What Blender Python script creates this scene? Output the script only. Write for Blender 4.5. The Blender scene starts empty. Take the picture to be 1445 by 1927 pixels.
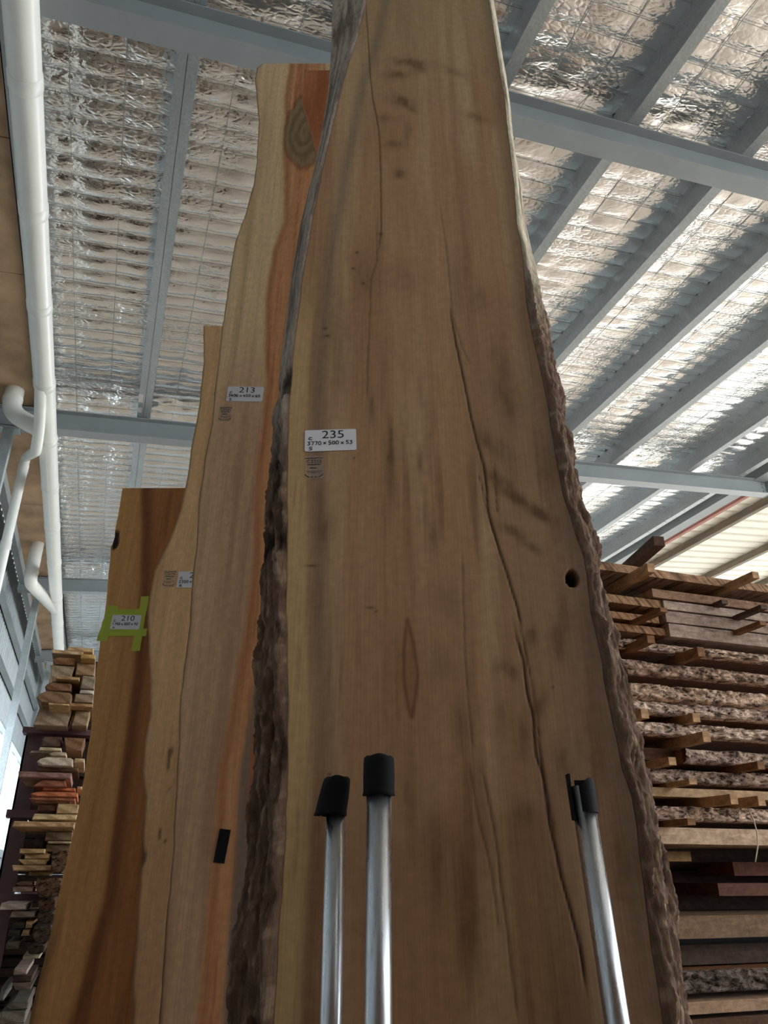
import bpy, bmesh, math, random
import numpy as np
from mathutils import Vector, Matrix

# ------------------------------------------------------------------ camera, sky, light, exposure
S = bpy.context.scene
COL = S.collection
Z0 = 0.60                                    # lens height above the floor
PITCH, YAW = math.radians(25.38), math.radians(19.24)
cam_d = bpy.data.cameras.new('camera')
cam_d.sensor_fit = 'VERTICAL'; cam_d.sensor_height = 36.0; cam_d.lens = 36.0 * 1447.0 / 1927.0
cam_d.clip_start = 0.05; cam_d.clip_end = 300
cam = bpy.data.objects.new('camera', cam_d); COL.objects.link(cam)
cam.location = (0, 0, Z0); cam.rotation_euler = (math.pi / 2 + PITCH, 0, -YAW)
S.camera = cam

W = bpy.data.worlds.new('overcast_sky'); S.world = W; W.use_nodes = True
bg = W.node_tree.nodes['Background']
bg.inputs[0].default_value = (0.86, 0.94, 1.0, 1); bg.inputs[1].default_value = 1.0
S.view_settings.view_transform = 'Standard'; S.view_settings.look = 'None'
S.view_settings.gamma = 1.0; S.view_settings.use_curve_mapping = False
S.view_settings.exposure = 2.7
try:
    S.cycles.use_denoising = True
    S.cycles.max_bounces = 10; S.cycles.diffuse_bounces = 5; S.cycles.glossy_bounces = 5
    S.cycles.sample_clamp_indirect = 6.0
except Exception:
    pass

def portal(name, loc, rot, sx, sy):
    l = bpy.data.lights.new(name, 'AREA'); l.shape = 'RECTANGLE'; l.size = sx; l.size_y = sy
    l.energy = 1.0; l.cycles.is_portal = True
    o = bpy.data.objects.new(name, l); COL.objects.link(o); o.location = loc; o.rotation_euler = rot
    return o
# daylight enters under the awning and through an added, unseen high opening
portal('added_opening_daylight', (5.25, -4.6, 3.35), (math.pi / 2, 0, math.pi), 4.9, 1.7)
portal('side_opening_daylight', (11.8, 6.0, 2.3), (math.pi / 2, 0, -math.pi / 2), 22.0, 4.6)

# ------------------------------------------------------------------ measuring helpers
F, CX, CY = 1447.0, 722.5, 963.5
def ray_h(x, y):                              # direction in the heading frame (right, ahead, up)
    a, b = (x - CX) / F, (CY - y) / F
    return np.array([a, math.cos(PITCH) - b * math.sin(PITCH), b * math.cos(PITCH) + math.sin(PITCH)])
def h2w(p):                                   # heading frame -> shed frame
    u, v, z = p
    return np.array([u * math.cos(YAW) + v * math.sin(YAW), -u * math.sin(YAW) + v * math.cos(YAW), z])
def ray_w(x, y): return h2w(ray_h(x, y))
def at_Y(x, y, Y):                            # point of the shed's cross plane at depth Y
    d = ray_w(x, y); p = d * (Y / d[1]); return np.array([p[0], p[1], p[2] + Z0])
def at_X(x, y, X):
    d = ray_w(x, y); p = d * (X / d[0]); return np.array([p[0], p[1], p[2] + Z0])
SL = math.tan(math.radians(5.0)); HC = 4.0    # roof fall and height of the purlin undersides over the lens
def roofz(X, up=0.0): return Z0 + HC + SL * X + up

def lin(c):
    c = np.asarray(c, float) / 255.0
    return np.where(c <= 0.04045, c / 12.92, ((c + 0.055) / 1.055) ** 2.4)
def lin4(c): return tuple(lin(c)) + (1.0,)

_rs = np.random.RandomState(7)
_tab = _rs.rand(256, 256)
def vnoise(x, y, seed=0):
    x = np.asarray(x, float) + seed * 17.31; y = np.asarray(y, float) + seed * 9.77
    xi = np.floor(x).astype(int); yi = np.floor(y).astype(int)
    fx = x - xi; fy = y - yi
    fx = fx * fx * (3 - 2 * fx); fy = fy * fy * (3 - 2 * fy)
    g = lambda i, j: _tab[i % 256, j % 256]
    return (g(xi, yi) * (1 - fx) + g(xi + 1, yi) * fx) * (1 - fy) + (g(xi, yi + 1) * (1 - fx) + g(xi + 1, yi + 1) * fx) * fy
def fbm(x, y, seed=0, o=4):
    t = 0; a = 0.5; n = 0
    for k in range(o):
        t = t + a * vnoise(np.asarray(x) * 2 ** k, np.asarray(y) * 2 ** k, seed + k * 3); n += a; a *= 0.5
    return t / n
def ridged(x, y, seed=0, o=4):
    t = 0; a = 0.5; n = 0
    for k in range(o):
        t = t + a * (1 - abs(2 * vnoise(np.asarray(x) * 2 ** k, np.asarray(y) * 2 ** k, seed + k * 5) - 1)); n += a; a *= 0.5
    return t / n
def smooth(e0, e1, x):
    t = np.clip((x - e0) / (e1 - e0), 0, 1); return t * t * (3 - 2 * t)

# ------------------------------------------------------------------ materials
def mat(name, color=(0.5, 0.5, 0.5), rough=0.6, metal=0.0):
    m = bpy.data.materials.new(name); m.use_nodes = True
    b = m.node_tree.nodes['Principled BSDF']
    b.inputs['Base Color'].default_value = tuple(color)[:3] + (1,)
    b.inputs['Roughness'].default_value = rough; b.inputs['Metallic'].default_value = metal
    return m
def N(m, t, **kw):
    n = m.node_tree.nodes.new(t)
    for k, v in kw.items():
        if k in n.inputs.keys() if isinstance(k, str) else False: n.inputs[k].default_value = v
        else: setattr(n, k, v)
    return n
def L(m, a, b): m.node_tree.links.new(a, b)
def BS(m): return m.node_tree.nodes['Principled BSDF']
def coords(m, scale, kind='Object', rot=(0, 0, 0)):
    tc = N(m, 'ShaderNodeTexCoord'); mp = N(m, 'ShaderNodeMapping')
    mp.inputs['Scale'].default_value = scale; mp.inputs['Rotation'].default_value = rot
    L(m, tc.outputs[kind], mp.inputs['Vector']); return mp.outputs['Vector']
def noise(m, vec, scale=1.0, detail=5.0, rough=0.55, dist=0.0):
    n = N(m, 'ShaderNodeTexNoise'); n.inputs['Scale'].default_value = scale
    n.inputs['Detail'].default_value = detail; n.inputs['Roughness'].default_value = rough
    n.inputs['Distortion'].default_value = dist
    L(m, vec, n.inputs['Vector']); return n.outputs['Fac']
def ramp(m, fac, stops):
    r = N(m, 'ShaderNodeValToRGB'); e = r.color_ramp.elements
    while len(e) < len(stops): e.new(0.5)
    for i, (p, c) in enumerate(stops):
        e[i].position = p; e[i].color = tuple(c)[:3] + (1,)
    L(m, fac, r.inputs['Fac']); return r.outputs['Color']
def mult(m, a, b, fac=1.0, mode='MULTIPLY'):
    x = N(m, 'ShaderNodeMixRGB'); x.blend_type = mode; x.inputs[0].default_value = fac
    for s, i in ((a, 1), (b, 2)):
        if hasattr(s, 'node'): L(m, s, x.inputs[i])
        else: x.inputs[i].default_value = tuple(s)[:3] + (1,)
    return x.outputs[0]
def bump(m, h, strength=0.3, dist=0.01):
    b = N(m, 'ShaderNodeBump'); b.inputs['Strength'].default_value = strength; b.inputs['Distance'].default_value = dist
    L(m, h, b.inputs['Height'])
    prev = BS(m).inputs['Normal'].links
    if prev: L(m, prev[0].from_socket, b.inputs['Normal'])
    L(m, b.outputs['Normal'], BS(m).inputs['Normal'])

def wood_painted(name, seed=0.0, rough=0.68):     # figure from the mesh's own colour layer, fine grain from noise
    m = mat(name, rough=rough)
    at = N(m, 'ShaderNodeAttribute'); at.attribute_name = 'figure'
    v = coords(m, (260, 40, 7)); f1 = noise(m, v, 1.0, 4, 0.6)
    v2 = coords(m, (60, 20, 55)); f2 = noise(m, v2, 1.0, 6, 0.65)
    g1 = ramp(m, f1, [(0.3, (0.88, 0.87, 0.86)), (0.7, (1.08, 1.08, 1.08))])
    g2 = ramp(m, f2, [(0.32, (0.86, 0.85, 0.84)), (0.68, (1.07, 1.07, 1.07))])
    c = mult(m, mult(m, at.outputs['Color'], g1), g2)
    L(m, c, BS(m).inputs['Base Color']); bump(m, f1, 0.12, 0.004)
    BS(m).inputs['Specular IOR Level'].default_value = 0.25
    return m
M = {}
M['face'] = wood_painted('sawn_wood_face')
M['bark'] = mat('bark_edge', rough=0.9)
def _bark(m):
    at = N(m, 'ShaderNodeAttribute'); at.attribute_name = 'figure'
    f = noise(m, coords(m, (120, 120, 30)), 1.0, 6, 0.7)
    g = ramp(m, f, [(0.3, (0.55, 0.53, 0.5)), (0.7, (1.25, 1.25, 1.25))])
    L(m, mult(m, at.outputs['Color'], g), BS(m).inputs['Base Color']); bump(m, f, 0.6, 0.006)
    BS(m).inputs['Specular IOR Level'].default_value = 0.15
_bark(M['bark'])

def timber(name, tint, sawmarks=False, bark=False, blotch=False, dark=0.6, rough=0.8):
    m = mat(name, rough=rough)
    oi = N(m, 'ShaderNodeObjectInfo')
    v = coords(m, (9, 22, 60)); f = noise(m, v, 1.0, 5, 0.65, 0.6)
    g = ramp(m, f, [(0.3, (dark,) * 3), (0.7, (1.15, 1.15, 1.15))])
    c = mult(m, oi.outputs['Color'], g)
    v2 = coords(m, (35, 35, 35)); f2 = noise(m, v2, 1.0, 6, 0.7)
    c = mult(m, c, ramp(m, f2, [(0.35, (0.72, 0.7, 0.68)), (0.62, (1.1, 1.1, 1.1))]))
    bump(m, f2, 0.4, 0.008)
    if blotch:
        f4 = noise(m, coords(m, (7, 7, 26)), 1.0, 5, 0.65, 0.8)
        c = mult(m, c, ramp(m, f4, [(0.34, (0.42, 0.38, 0.36)), (0.5, (0.95, 0.9, 0.86)), (0.68, (1.3, 1.27, 1.25))]))
    if sawmarks:
        v3 = coords(m, (1, 1, 1), rot=(0, math.radians(42), 0)); mp = N(m, 'ShaderNodeMapping'); mp.inputs['Scale'].default_value = (75, 6, 5); L(m, v3, mp.inputs['Vector'])
        sw = noise(m, mp.outputs['Vector'], 1.0, 3, 0.6, 0.3)
        c = mult(m, c, ramp(m, sw, [(0.36, (0.3, 0.27, 0.25)), (0.5, (1, 1, 1)), (0.7, (1.25, 1.22, 1.2))]))
        bump(m, sw, 0.6, 0.008)
    if bark:
        f3 = noise(m, coords(m, (32, 45, 55)), 1.0, 8, 0.72, 0.5)
        c = mult(m, c, ramp(m, f3, [(0.40, (0.10, 0.08, 0.075)), (0.49, (0.85, 0.82, 0.8)), (0.63, (1.8, 1.76, 1.72))]))
        bump(m, f3, 0.9, 0.012)
    L(m, c, BS(m).inputs['Base Color']); BS(m).inputs['Specular IOR Level'].default_value = 0.2
    return m
M['timber'] = timber('sawn_timber', 0)
M['weathered'] = timber('weathered_plank', 0, blotch=True)
M['saw'] = timber('rough_sawn_face', 0, sawmarks=True)
M['barkedge'] = timber('weathered_bark', 0, bark=True, rough=0.92)
def endgrain():
    m = mat('end_grain', rough=0.8)
    oi = N(m, 'ShaderNodeObjectInfo')
    r = N(m, 'ShaderNodeTexWave'); r.wave_type = 'RINGS'; r.rings_direction = 'Y'
    r.inputs['Scale'].default_value = 7; r.inputs['Distortion'].default_value = 6; r.inputs['Detail'].default_value = 3
    mp = N(m, 'ShaderNodeMapping'); tc = N(m, 'ShaderNodeTexCoord'); L(m, tc.outputs['Object'], mp.inputs['Vector'])
    mp.inputs['Location'].default_value = (0.07, 0, 0.11); L(m, mp.outputs['Vector'], r.inputs['Vector'])
    c = mult(m, oi.outputs['Color'], ramp(m, r.outputs['Fac'], [(0.1, (0.74, 0.7, 0.66)), (0.6, (1.08, 1.08, 1.08))]))
    f = noise(m, coords(m, (40, 6, 40)), 1.0, 5, 0.7)
    c = mult(m, c, ramp(m, f, [(0.35, (0.75, 0.72, 0.7)), (0.6, (1.08, 1.08, 1.08))]))
    L(m, c, BS(m).inputs['Base Color']); bump(m, f, 0.3, 0.006); BS(m).inputs['Specular IOR Level'].default_value = 0.2
    return m
M['end'] = endgrain()

def foil():
    m = mat('silver_foil', (0.90, 0.885, 0.87), 0.16, 1.0)
    v = coords(m, (1, 1, 1))
    a = noise(m, coords(m, (10, 22, 1)), 1.0, 3, 0.55, 0.5)
    vo = N(m, 'ShaderNodeTexVoronoi'); vo.feature = 'DISTANCE_TO_EDGE'; vo.inputs['Scale'].default_value = 1.0
    dn = N(m, 'ShaderNodeTexNoise'); dn.inputs['Scale'].default_value = 6; L(m, v, dn.inputs['Vector'])
    mx = mult(m, coords(m, (16, 30, 1)), dn.outputs['Color'], 0.8, 'ADD'); L(m, mx, vo.inputs['Vector'])
    cr = ramp(m, vo.outputs['Distance'], [(0.0, (0, 0, 0)), (0.25, (1, 1, 1))])
    mask = ramp(m, noise(m, coords(m, (1.3, 1.9, 1)), 1.0, 2, 0.5), [(0.42, (0.08,) * 3), (0.62, (1, 1, 1))])
    c = noise(m, coords(m, (60, 100, 1)), 1.0, 4, 0.6)
    bump(m, a, 0.22, 0.03)
    bump(m, mult(m, cr, mask), 0.30, 0.010)
    bump(m, mult(m, c, mask), 0.22, 0.006)
    return m
M['foil'] = foil()
def galv(name, col, rough=0.45, metal=0.75):
    m = mat(name, col, rough, metal)
    vo = N(m, 'ShaderNodeTexVoronoi'); vo.inputs['Scale'].default_value = 90; L(m, coords(m, (1, 1, 1)), vo.inputs['Vector'])
    f = noise(m, coords(m, (5, 1.2, 5)), 1.0, 4, 0.6)
    c = mult(m, ramp(m, vo.outputs['Color'], [(0.1, np.array(col) * 0.88), (0.9, np.array(col) * 1.08)]),
             ramp(m, f, [(0.3, (0.85,) * 3), (0.7, (1.06,) * 3)]))
    L(m, c, BS(m).inputs['Base Color']); return m
M['galv'] = galv('galvanised_steel', (0.50, 0.55, 0.57), 0.5, 0.55)
def paint(name, col, rough=0.5, var=0.85, sc=(4, 4, 4), metal=0.0):
    m = mat(name, col, rough, metal); f = noise(m, coords(m, sc), 1.0, 5, 0.6)
    c = ramp(m, f, [(0.3, np.array(col) * var), (0.7, np.array(col) * (2 - var))])
    L(m, c, BS(m).inputs['Base Color']); return m
M['beam'] = paint('blue_grey_steel_paint', (0.31, 0.345, 0.365), 0.42, 0.93)
M['pvc'] = paint('white_pvc', (0.87, 0.88, 0.82), 0.28, 0.96)
M['ply'] = paint('brown_stained_ply', (0.46, 0.31, 0.19), 0.8, 0.66, (3, 2.2, 3))
M['maroon'] = paint('maroon_steel_paint', (0.155, 0.072, 0.075), 0.4, 0.75, (5, 5, 5))
M['cladding'] = paint('grey_cladding', (0.42, 0.46, 0.48), 0.4, 0.9, metal=0.3)
M['whitesheet'] = paint('cream_roof_sheet', (0.78, 0.76, 0.68), 0.4, 0.94)
M['red'] = paint('red_oxide_paint', (0.36, 0.10, 0.06), 0.5)
M['batten'] = paint('grey_brown_batten', (0.22, 0.18, 0.135), 0.8, 0.7, (8, 2, 8))
M['paper'] = paint('label_paper', (0.74, 0.70, 0.71), 0.55, 0.97)
M['ink'] = mat('black_ink', (0.012, 0.011, 0.011), 0.5)
M['fadedink'] = mat('brown_black_print', (0.030, 0.018, 0.010), 0.6)
M['tape'] = paint('yellow_green_tape', (0.42, 0.46, 0.02), 0.5, 0.9)
M['blacktape'] = paint('black_cloth_tape', (0.008, 0.008, 0.009), 0.85, 0.8, (60, 60, 60))
BS(M['blacktape']).inputs['Specular IOR Level'].default_value = 0.2
def polesteel():
    m = mat('worn_galvanised_tube', (0.62, 0.64, 0.66), 0.3, 1.0)
    f = noise(m, coords(m, (70, 70, 9)), 1.0, 6, 0.7)
    c = ramp(m, f, [(0.28, (0.18, 0.17, 0.16)), (0.40, (0.55, 0.56, 0.58)), (0.7, (0.74, 0.75, 0.77))])
    L(m, c, BS(m).inputs['Base Color'])
    r = ramp(m, f, [(0.3, (0.5,) * 3), (0.6, (0.26,) * 3)]); L(m, r, BS(m).inputs['Roughness'])
    bump(m, f, 0.12, 0.003); return m
M['pole'] = polesteel()
def clear():
    m = mat('clear_sticker_film', (0.62, 0.53, 0.47), 0.35)
    b = BS(m); b.inputs['Alpha'].default_value = 0.30
    return m
M['film'] = clear(); BS(M['film']).inputs['Alpha'].default_value = 0.13
def floor_m():
    m = mat('dusty_concrete', rough=0.75)
    f = noise(m, coords(m, (1.1, 1.1, 1.1)), 1.0, 6, 0.65)
    L(m, ramp(m, f, [(0.3, (0.29, 0.225, 0.17)), (0.7, (0.45, 0.37, 0.29))]), BS(m).inputs['Base Color']); return m
M['floor'] = floor_m()
M['yard'] = paint('pale_gravel_yard', (0.42, 0.38, 0.33), 0.9, 0.85, (0.6, 0.6, 0.6))
def frosted():
    m = bpy.data.materials.new('frosted_panel'); m.use_nodes = True; nt = m.node_tree
    for n in list(nt.nodes):
        if n.type != 'OUTPUT_MATERIAL': nt.nodes.remove(n)
    out = [n for n in nt.nodes][0]
    t = nt.nodes.new('ShaderNodeBsdfTranslucent'); t.inputs[0].default_value = (0.9, 0.95, 0.97, 1)
    g = nt.nodes.new('ShaderNodeBsdfTransparent'); x = nt.nodes.new('ShaderNodeMixShader'); x.inputs[0].default_value = 0.5
    nz = nt.nodes.new('ShaderNodeTexNoise'); nz.inputs['Scale'].default_value = 2.0
    rp = nt.nodes.new('ShaderNodeMapRange'); rp.inputs[3].default_value = 0.35; rp.inputs[4].default_value = 0.7
    nt.links.new(nz.outputs['Fac'], rp.inputs[0]); nt.links.new(rp.outputs[0], x.inputs[0])
    nt.links.new(g.outputs[0], x.inputs[1]); nt.links.new(t.outputs[0], x.inputs[2]); nt.links.new(x.outputs[0], out.inputs[0])
    return m
M['frost'] = frosted()
M['twine'] = paint('pale_twine', (0.62, 0.55, 0.38), 0.8)
M['dark'] = paint('dark_stain', (0.02, 0.015, 0.012), 0.9)

# ------------------------------------------------------------------ object helpers
def link(name, me, material, parent=None):
    o = bpy.data.objects.new(name, me); COL.objects.link(o)
    if material is not None:
        for x in (material if isinstance(material, (list, tuple)) else [material]): me.materials.append(x)
    if parent is not None: o.parent = parent
    return o
def empty(name, loc=(0, 0, 0), rot=(0, 0, 0)):
    o = bpy.data.objects.new(name, None); COL.objects.link(o); o.location = loc; o.rotation_euler = rot
    o.empty_display_size = 0.05; return o
def tag(o, label=None, cat=None, group=None, kind=None):
    if label: o['label'] = label
    if cat: o['category'] = cat
    if group: o['group'] = group
    if kind: o['kind'] = kind
    return o
def pydata(name, verts, faces, material, parent=None, sm=False, idx=None):
    me = bpy.data.meshes.new(name)
    me.from_pydata([tuple(map(float, v)) for v in verts], [], [tuple(f) for f in faces]); 
    o = link(name, me, material, parent)
    if idx is not None: me.polygons.foreach_set('material_index', idx)
    if sm: me.polygons.foreach_set('use_smooth', [True] * len(me.polygons))
    me.update(); return o
def box_vf(x0, x1, y0, y1, z0, z1):
    v = [(x0, y0, z0), (x1, y0, z0), (x1, y1, z0), (x0, y1, z0), (x0, y0, z1), (x1, y0, z1), (x1, y1, z1), (x0, y1, z1)]
    f = [(0, 3, 2, 1), (4, 5, 6, 7), (0, 1, 5, 4), (1, 2, 6, 5), (2, 3, 7, 6), (3, 0, 4, 7)]
    return v, f
class MB:
    def __init__(s): s.v = []; s.f = []
    def add(s, v, f):
        o = len(s.v); s.v += list(v); s.f += [tuple(i + o for i in q) for q in f]; return s
    def box(s, *a): return s.add(*box_vf(*a))
    def obj(s, name, material, parent=None, sm=False): return pydata(name, s.v, s.f, material, parent, sm)
def grid_mesh(name, P, material, parent=None, colors=None, sm=True, flip=False):
    """P: (n, m, 3) array -> quad sheet"""
    n, m = P.shape[:2]
    i = np.arange(n * m).reshape(n, m)
    q = np.stack([i[:-1, :-1], i[:-1, 1:], i[1:, 1:], i[1:, :-1]], -1).reshape(-1, 4)
    if flip: q = q[:, ::-1]
    me = bpy.data.meshes.new(name)
    me.vertices.add(n * m); me.vertices.foreach_set('co', P.reshape(-1).astype(np.float32))
    me.loops.add(q.size); me.loops.foreach_set('vertex_index', q.reshape(-1).astype(np.int32))
    me.polygons.add(len(q)); me.polygons.foreach_set('loop_start', np.arange(0, q.size, 4, dtype=np.int32))
    me.polygons.foreach_set('use_smooth', np.full(len(q), sm))
    me.update(calc_edges=True)
    if colors is not None: set_col(me, colors.reshape(-1, 3))
    return link(name, me, material, parent)
def set_col(me, rgb):
    a = me.color_attributes.new('figure', 'FLOAT_COLOR', 'POINT')
    c = np.ones((len(me.vertices), 4), np.float32); c[:, :3] = rgb
    a.data.foreach_set('color', c.reshape(-1))
def tube(name, pts, r, material, parent=None, seg=20, fillet=0.0, caps=True):
    pts = [Vector(p) for p in pts]
    if fillet > 0 and len(pts) > 2:
        q = [pts[0]]
        for a, b, c in zip(pts, pts[1:], pts[2:]):
            d1 = (a - b); d2 = (c - b); k = min(fillet, d1.length * 0.49, d2.length * 0.49)
            p0 = b + d1.normalized() * k; p2 = b + d2.normalized() * k
            for t in np.linspace(0, 1, 8): q.append(p0 * (1 - t) ** 2 + b * 2 * t * (1 - t) + p2 * t * t)
        q.append(pts[-1]); pts = q
    rr = r if hasattr(r, '__len__') else [r] * len(pts)
    v = []; f = []
    t0 = (pts[1] - pts[0]).normalized(); ref = Vector((0, 0, 1)) if abs(t0.z) < 0.9 else Vector((1, 0, 0))
    nrm = t0.cross(ref).normalized()
    for k, p in enumerate(pts):
        t = (pts[min(k + 1, len(pts) - 1)] - pts[max(k - 1, 0)]).normalized()
        nrm = (nrm - t * nrm.dot(t)).normalized(); bn = t.cross(nrm)
        for j in range(seg):
            a = 2 * math.pi * j / seg; v.append(p + (nrm * math.cos(a) + bn * math.sin(a)) * rr[k])
    for k in range(len(pts) - 1):
        for j in range(seg):
            j2 = (j + 1) % seg; f.append((k * seg + j, k * seg + j2, (k + 1) * seg + j2, (k + 1) * seg + j))
    if caps: f.append(tuple(range(seg))[::-1]); f.append(tuple((len(pts) - 1) * seg + j for j in range(seg)))
    return pydata(name, v, f, material, parent, True)

# ================================================================== THE SHED
# floor and yard
o = MB().box(-1.75, 12.0, -4.6, 19.0, -0.12, 0.0).obj('floor', M['floor']); tag(o, 'dusty brown concrete floor of the timber shed', kind='structure')
o = MB().box(-40, 60, -60, 60, -0.3, -0.13).obj('ground_yard', M['yard']); tag(o, 'pale gravel yard outside the open shed', kind='structure')

# roof foil, pillowed between the wires of the safety mesh
def make_ceiling():
    X = np.arange(-1.0, 7.46, 0.05); Y = np.arange(-4.5, 18.4, 0.025)
    YY, XX = np.meshgrid(Y, X, indexing='ij')
    px = np.abs(np.sin(np.pi * (XX + 0.14) / 0.30)) ** 0.5; py = np.abs(np.sin(np.pi * YY / 0.15)) ** 0.5
    amp = 0.006 + 0.020 * fbm(XX * 0.9, YY * 0.9, 3)
    z = -amp * px * py - 0.05 * (fbm(XX * 1.1, YY * 0.8, 5) - 0.5) + 0.010 * (fbm(XX * 6, YY * 9, 8, 2) - 0.5)
    for by in (2.65, 6.78, 11.5, 15.7):
        z += np.exp(-((YY - by) / 0.28) ** 2) * 0.05 * (fbm(XX * 7, YY * 10, 11, 3) - 0.5)
    P = np.stack([XX, YY, Z0 + HC + 0.205 + SL * XX + z], -1)
    o = grid_mesh('ceiling', P, M['foil'], flip=True)
    tag(o, 'crinkled silver foil insulation lining under the roof', kind='structure')
    mb = MB(); r = 0.0016
    for x in np.arange(-0.74, 7.4, 0.30):
        zz = roofz(x, 0.196); mb.box(x - r, x + r, 1.0, 18.2, zz - r, zz + r)
    for y in np.arange(1.05, 18.2, 0.15):
        a, b = -0.98, 7.42
        za, zb = roofz(a, 0.193), roofz(b, 0.193)
        v = [(a, y - r, za - r), (a, y + r, za - r), (a, y + r, za + r), (a, y - r, za + r), (b, y - r, zb - r), (b, y + r, zb - r), (b, y + r, zb + r), (b, y - r, zb + r)]
        mb.add(v, [(0, 1, 5, 4), (1, 2, 6, 5), (2, 3, 7, 6), (3, 0, 4, 7)])
    w = mb.obj('wire_mesh', M['galv'], o); tag(w, 'thin wire safety mesh under the foil', kind='stuff')
make_ceiling()
def sheet(name, x0, x1, y0, y1, up, th, material, label):
    v = []
    for x in (x0, x1):
        for y in (y0, y1):
            for d in (0, th): v.append((x, y, roofz(x, up + d)))
    o = pydata(name, v, [(0, 4, 6, 2), (1, 3, 7, 5), (0, 1, 5, 4), (2, 6, 7, 3), (0, 2, 3, 1), (4, 5, 7, 6)], material)
    return tag(o, label, kind='structure')
sheet('roof_sheet', -1.75, 7.6, -4.6, 19.0, 0.30, 0.03, M['cladding'], 'steel roof sheeting above the foil lining')

# C-section purlins: web on the low side, flanges towards the high side
def purlin(xr, label, fw=0.078):
    xl = xr - fw; t = 0.004; y0, y1 = -4.5, 18.3; D = 0.198; lip = 0.018
    prof = [(xl, 0), (xr, 0), (xr, lip), (xr - t, lip), (xr - t, t), (xl + t, t), (xl + t, D - t), (xr - t, D - t), (xr - t, D - lip), (xr, D - lip), (xr, D), (xl, D)]
    n = len(prof); v = [(x, y, roofz(xr, z)) for y in (y0, y1) for x, z in prof]
    f = [(i, (i + 1) % n, n + (i + 1) % n, n + i) for i in range(n)]
    o = pydata('purlin', v, [q[::-1] for q in f], M['galv']); tag(o, label, kind='structure')
    return o
for i, xr in enumerate((-0.113, 0.77, 1.67, 2.585, 3.485, 4.38, 5.29, 6.40, 7.22)):
    o = purlin(xr, 'galvanised C-section purlin %s' % ['beside the white drainpipe, running above the cream slabs', 'running above the tallest slab', 'passing right of the top of the tallest slab',
        'second to the right of the tallest slab', 'third to the right of the tallest slab', 'fourth to the right of the tallest slab', 'fifth to the right of the tallest slab', 'next to the edge purlin of the foil roof', 'at the edge of the foil roof beside the awning'][i], 0.058 if i == 0 else 0.078)
    if i == 0:
        purlin(-0.052, 'galvanised C-section purlin lapped against the one beside the white drainpipe', 0.058)
        mb = MB().add([(xr - 0.06, 6.30, roofz(xr, -0.0015)), (xr - 0.02, 6.30, roofz(xr, -0.0015)), (xr - 0.02, 6.44, roofz(xr, -0.0015)), (xr - 0.06, 6.44, roofz(xr, -0.0015))], [(3, 2, 1, 0)])
        mb.add([(xr - 0.06, 6.53, roofz(xr, -0.0015)), (xr - 0.02, 6.53, roofz(xr, -0.0015)), (xr - 0.02, 6.62, roofz(xr, -0.0015)), (xr - 0.06, 6.62, roofz(xr, -0.0015))], [(3, 2, 1, 0)])
        p = mb.obj('maker_tag', M['paper'], o); tag(p, 'small white paper tag')
    if i == 8:
        mb = MB()
        for y in np.arange(3, 17, 0.4):
            for dx in (0.03, 0.06): mb.box(xr - dx - .006, xr - dx + .006, y - .006, y + .006, roofz(xr, -.006), roofz(xr, 0))
        mb.obj('rivets', M['pvc'], o)['kind'] = 'stuff'

# I-section roof beams falling with the roof
def beam(yn, x0, x1, label, endplate=False):
    Wd, D, tf, tw = 0.133, 0.205, 0.010, 0.008
    e = empty('roof_beam', (0, yn, 0)); tag(e, label, 'beam', 'steel roof beams', 'structure')
    prof = [(0, -D), (Wd, -D), (Wd, -D + tf), (Wd / 2 + tw, -D + tf), (Wd / 2 + tw, -tf), (Wd, -tf), (Wd, -.001), (0, -.001), (0, -tf), (Wd / 2 - tw, -tf), (Wd / 2 - tw, -D + tf), (0, -D + tf)]
    n = len(prof); v = [(x, y, roofz(x, z)) for x in (x0, x1) for y, z in prof]
    f = [(i, n + i, n + (i + 1) % n, (i + 1) % n) for i in range(n)] + [tuple(range(n)), tuple(range(2 * n - 1, n - 1, -1))]
    bsec = pydata('beam_section', v, f, M['beam'], e)
    for x, s in ((x0, -1), (x1, 1)):
        mb = MB(); mb.box(min(x, x + s * .012), max(x, x + s * .012), -.006, Wd + .006, roofz(x, -D - .004), roofz(x, -0.002))
        mb.obj('end_plate', M['beam'], e)
    if endplate:
        for k in range(3):
            z = roofz(x1 - .05, -0.05 - k * 0.05)
            tube('bolt', [(x1 - .05, Wd / 2 - tw - .012, z), (x1 - .05, Wd / 2 - tw, z)], .011, M['galv'], bsec, 6)
    return e
beam(2.59, -1.49, 7.62, 'blue-grey steel roof beam crossing behind the top of the slabs')
beam(6.71, -1.49, 7.62, 'blue-grey steel roof beam with bolted end beside the awning', True)
beam(11.42, -1.49, 7.62, 'blue-grey steel roof beam seen below the drainpipe elbows')
beam(15.6, -1.49, 7.62, 'furthest blue-grey steel roof beam just above the timber rack')
for by, lab in ((6.71, 'square steel post under the bolted roof beam beside the thin downpipe'), (11.42, 'square steel post below the drainpipe elbow nearest the timber rack'), (15.6, 'square steel post at the far end of the left wall')):
    e = empty('steel_post', (-1.24, by + .0665, 0)); tag(e, lab, 'post', None, 'structure')
    MB().box(-.045, .045, -.045, .045, 0, roofz(-1.24, -.215)).obj('post_tube', M['galv'], e)
    MB().box(-.09, .09, -.06, .06, roofz(-1.24, -.232), roofz(-1.24, -.214)).obj('cap_plate', M['galv'], e)
    MB().box(-.09, .09, -.09, .09, 0, .012).obj('base_plate', M['galv'], e)

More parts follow.
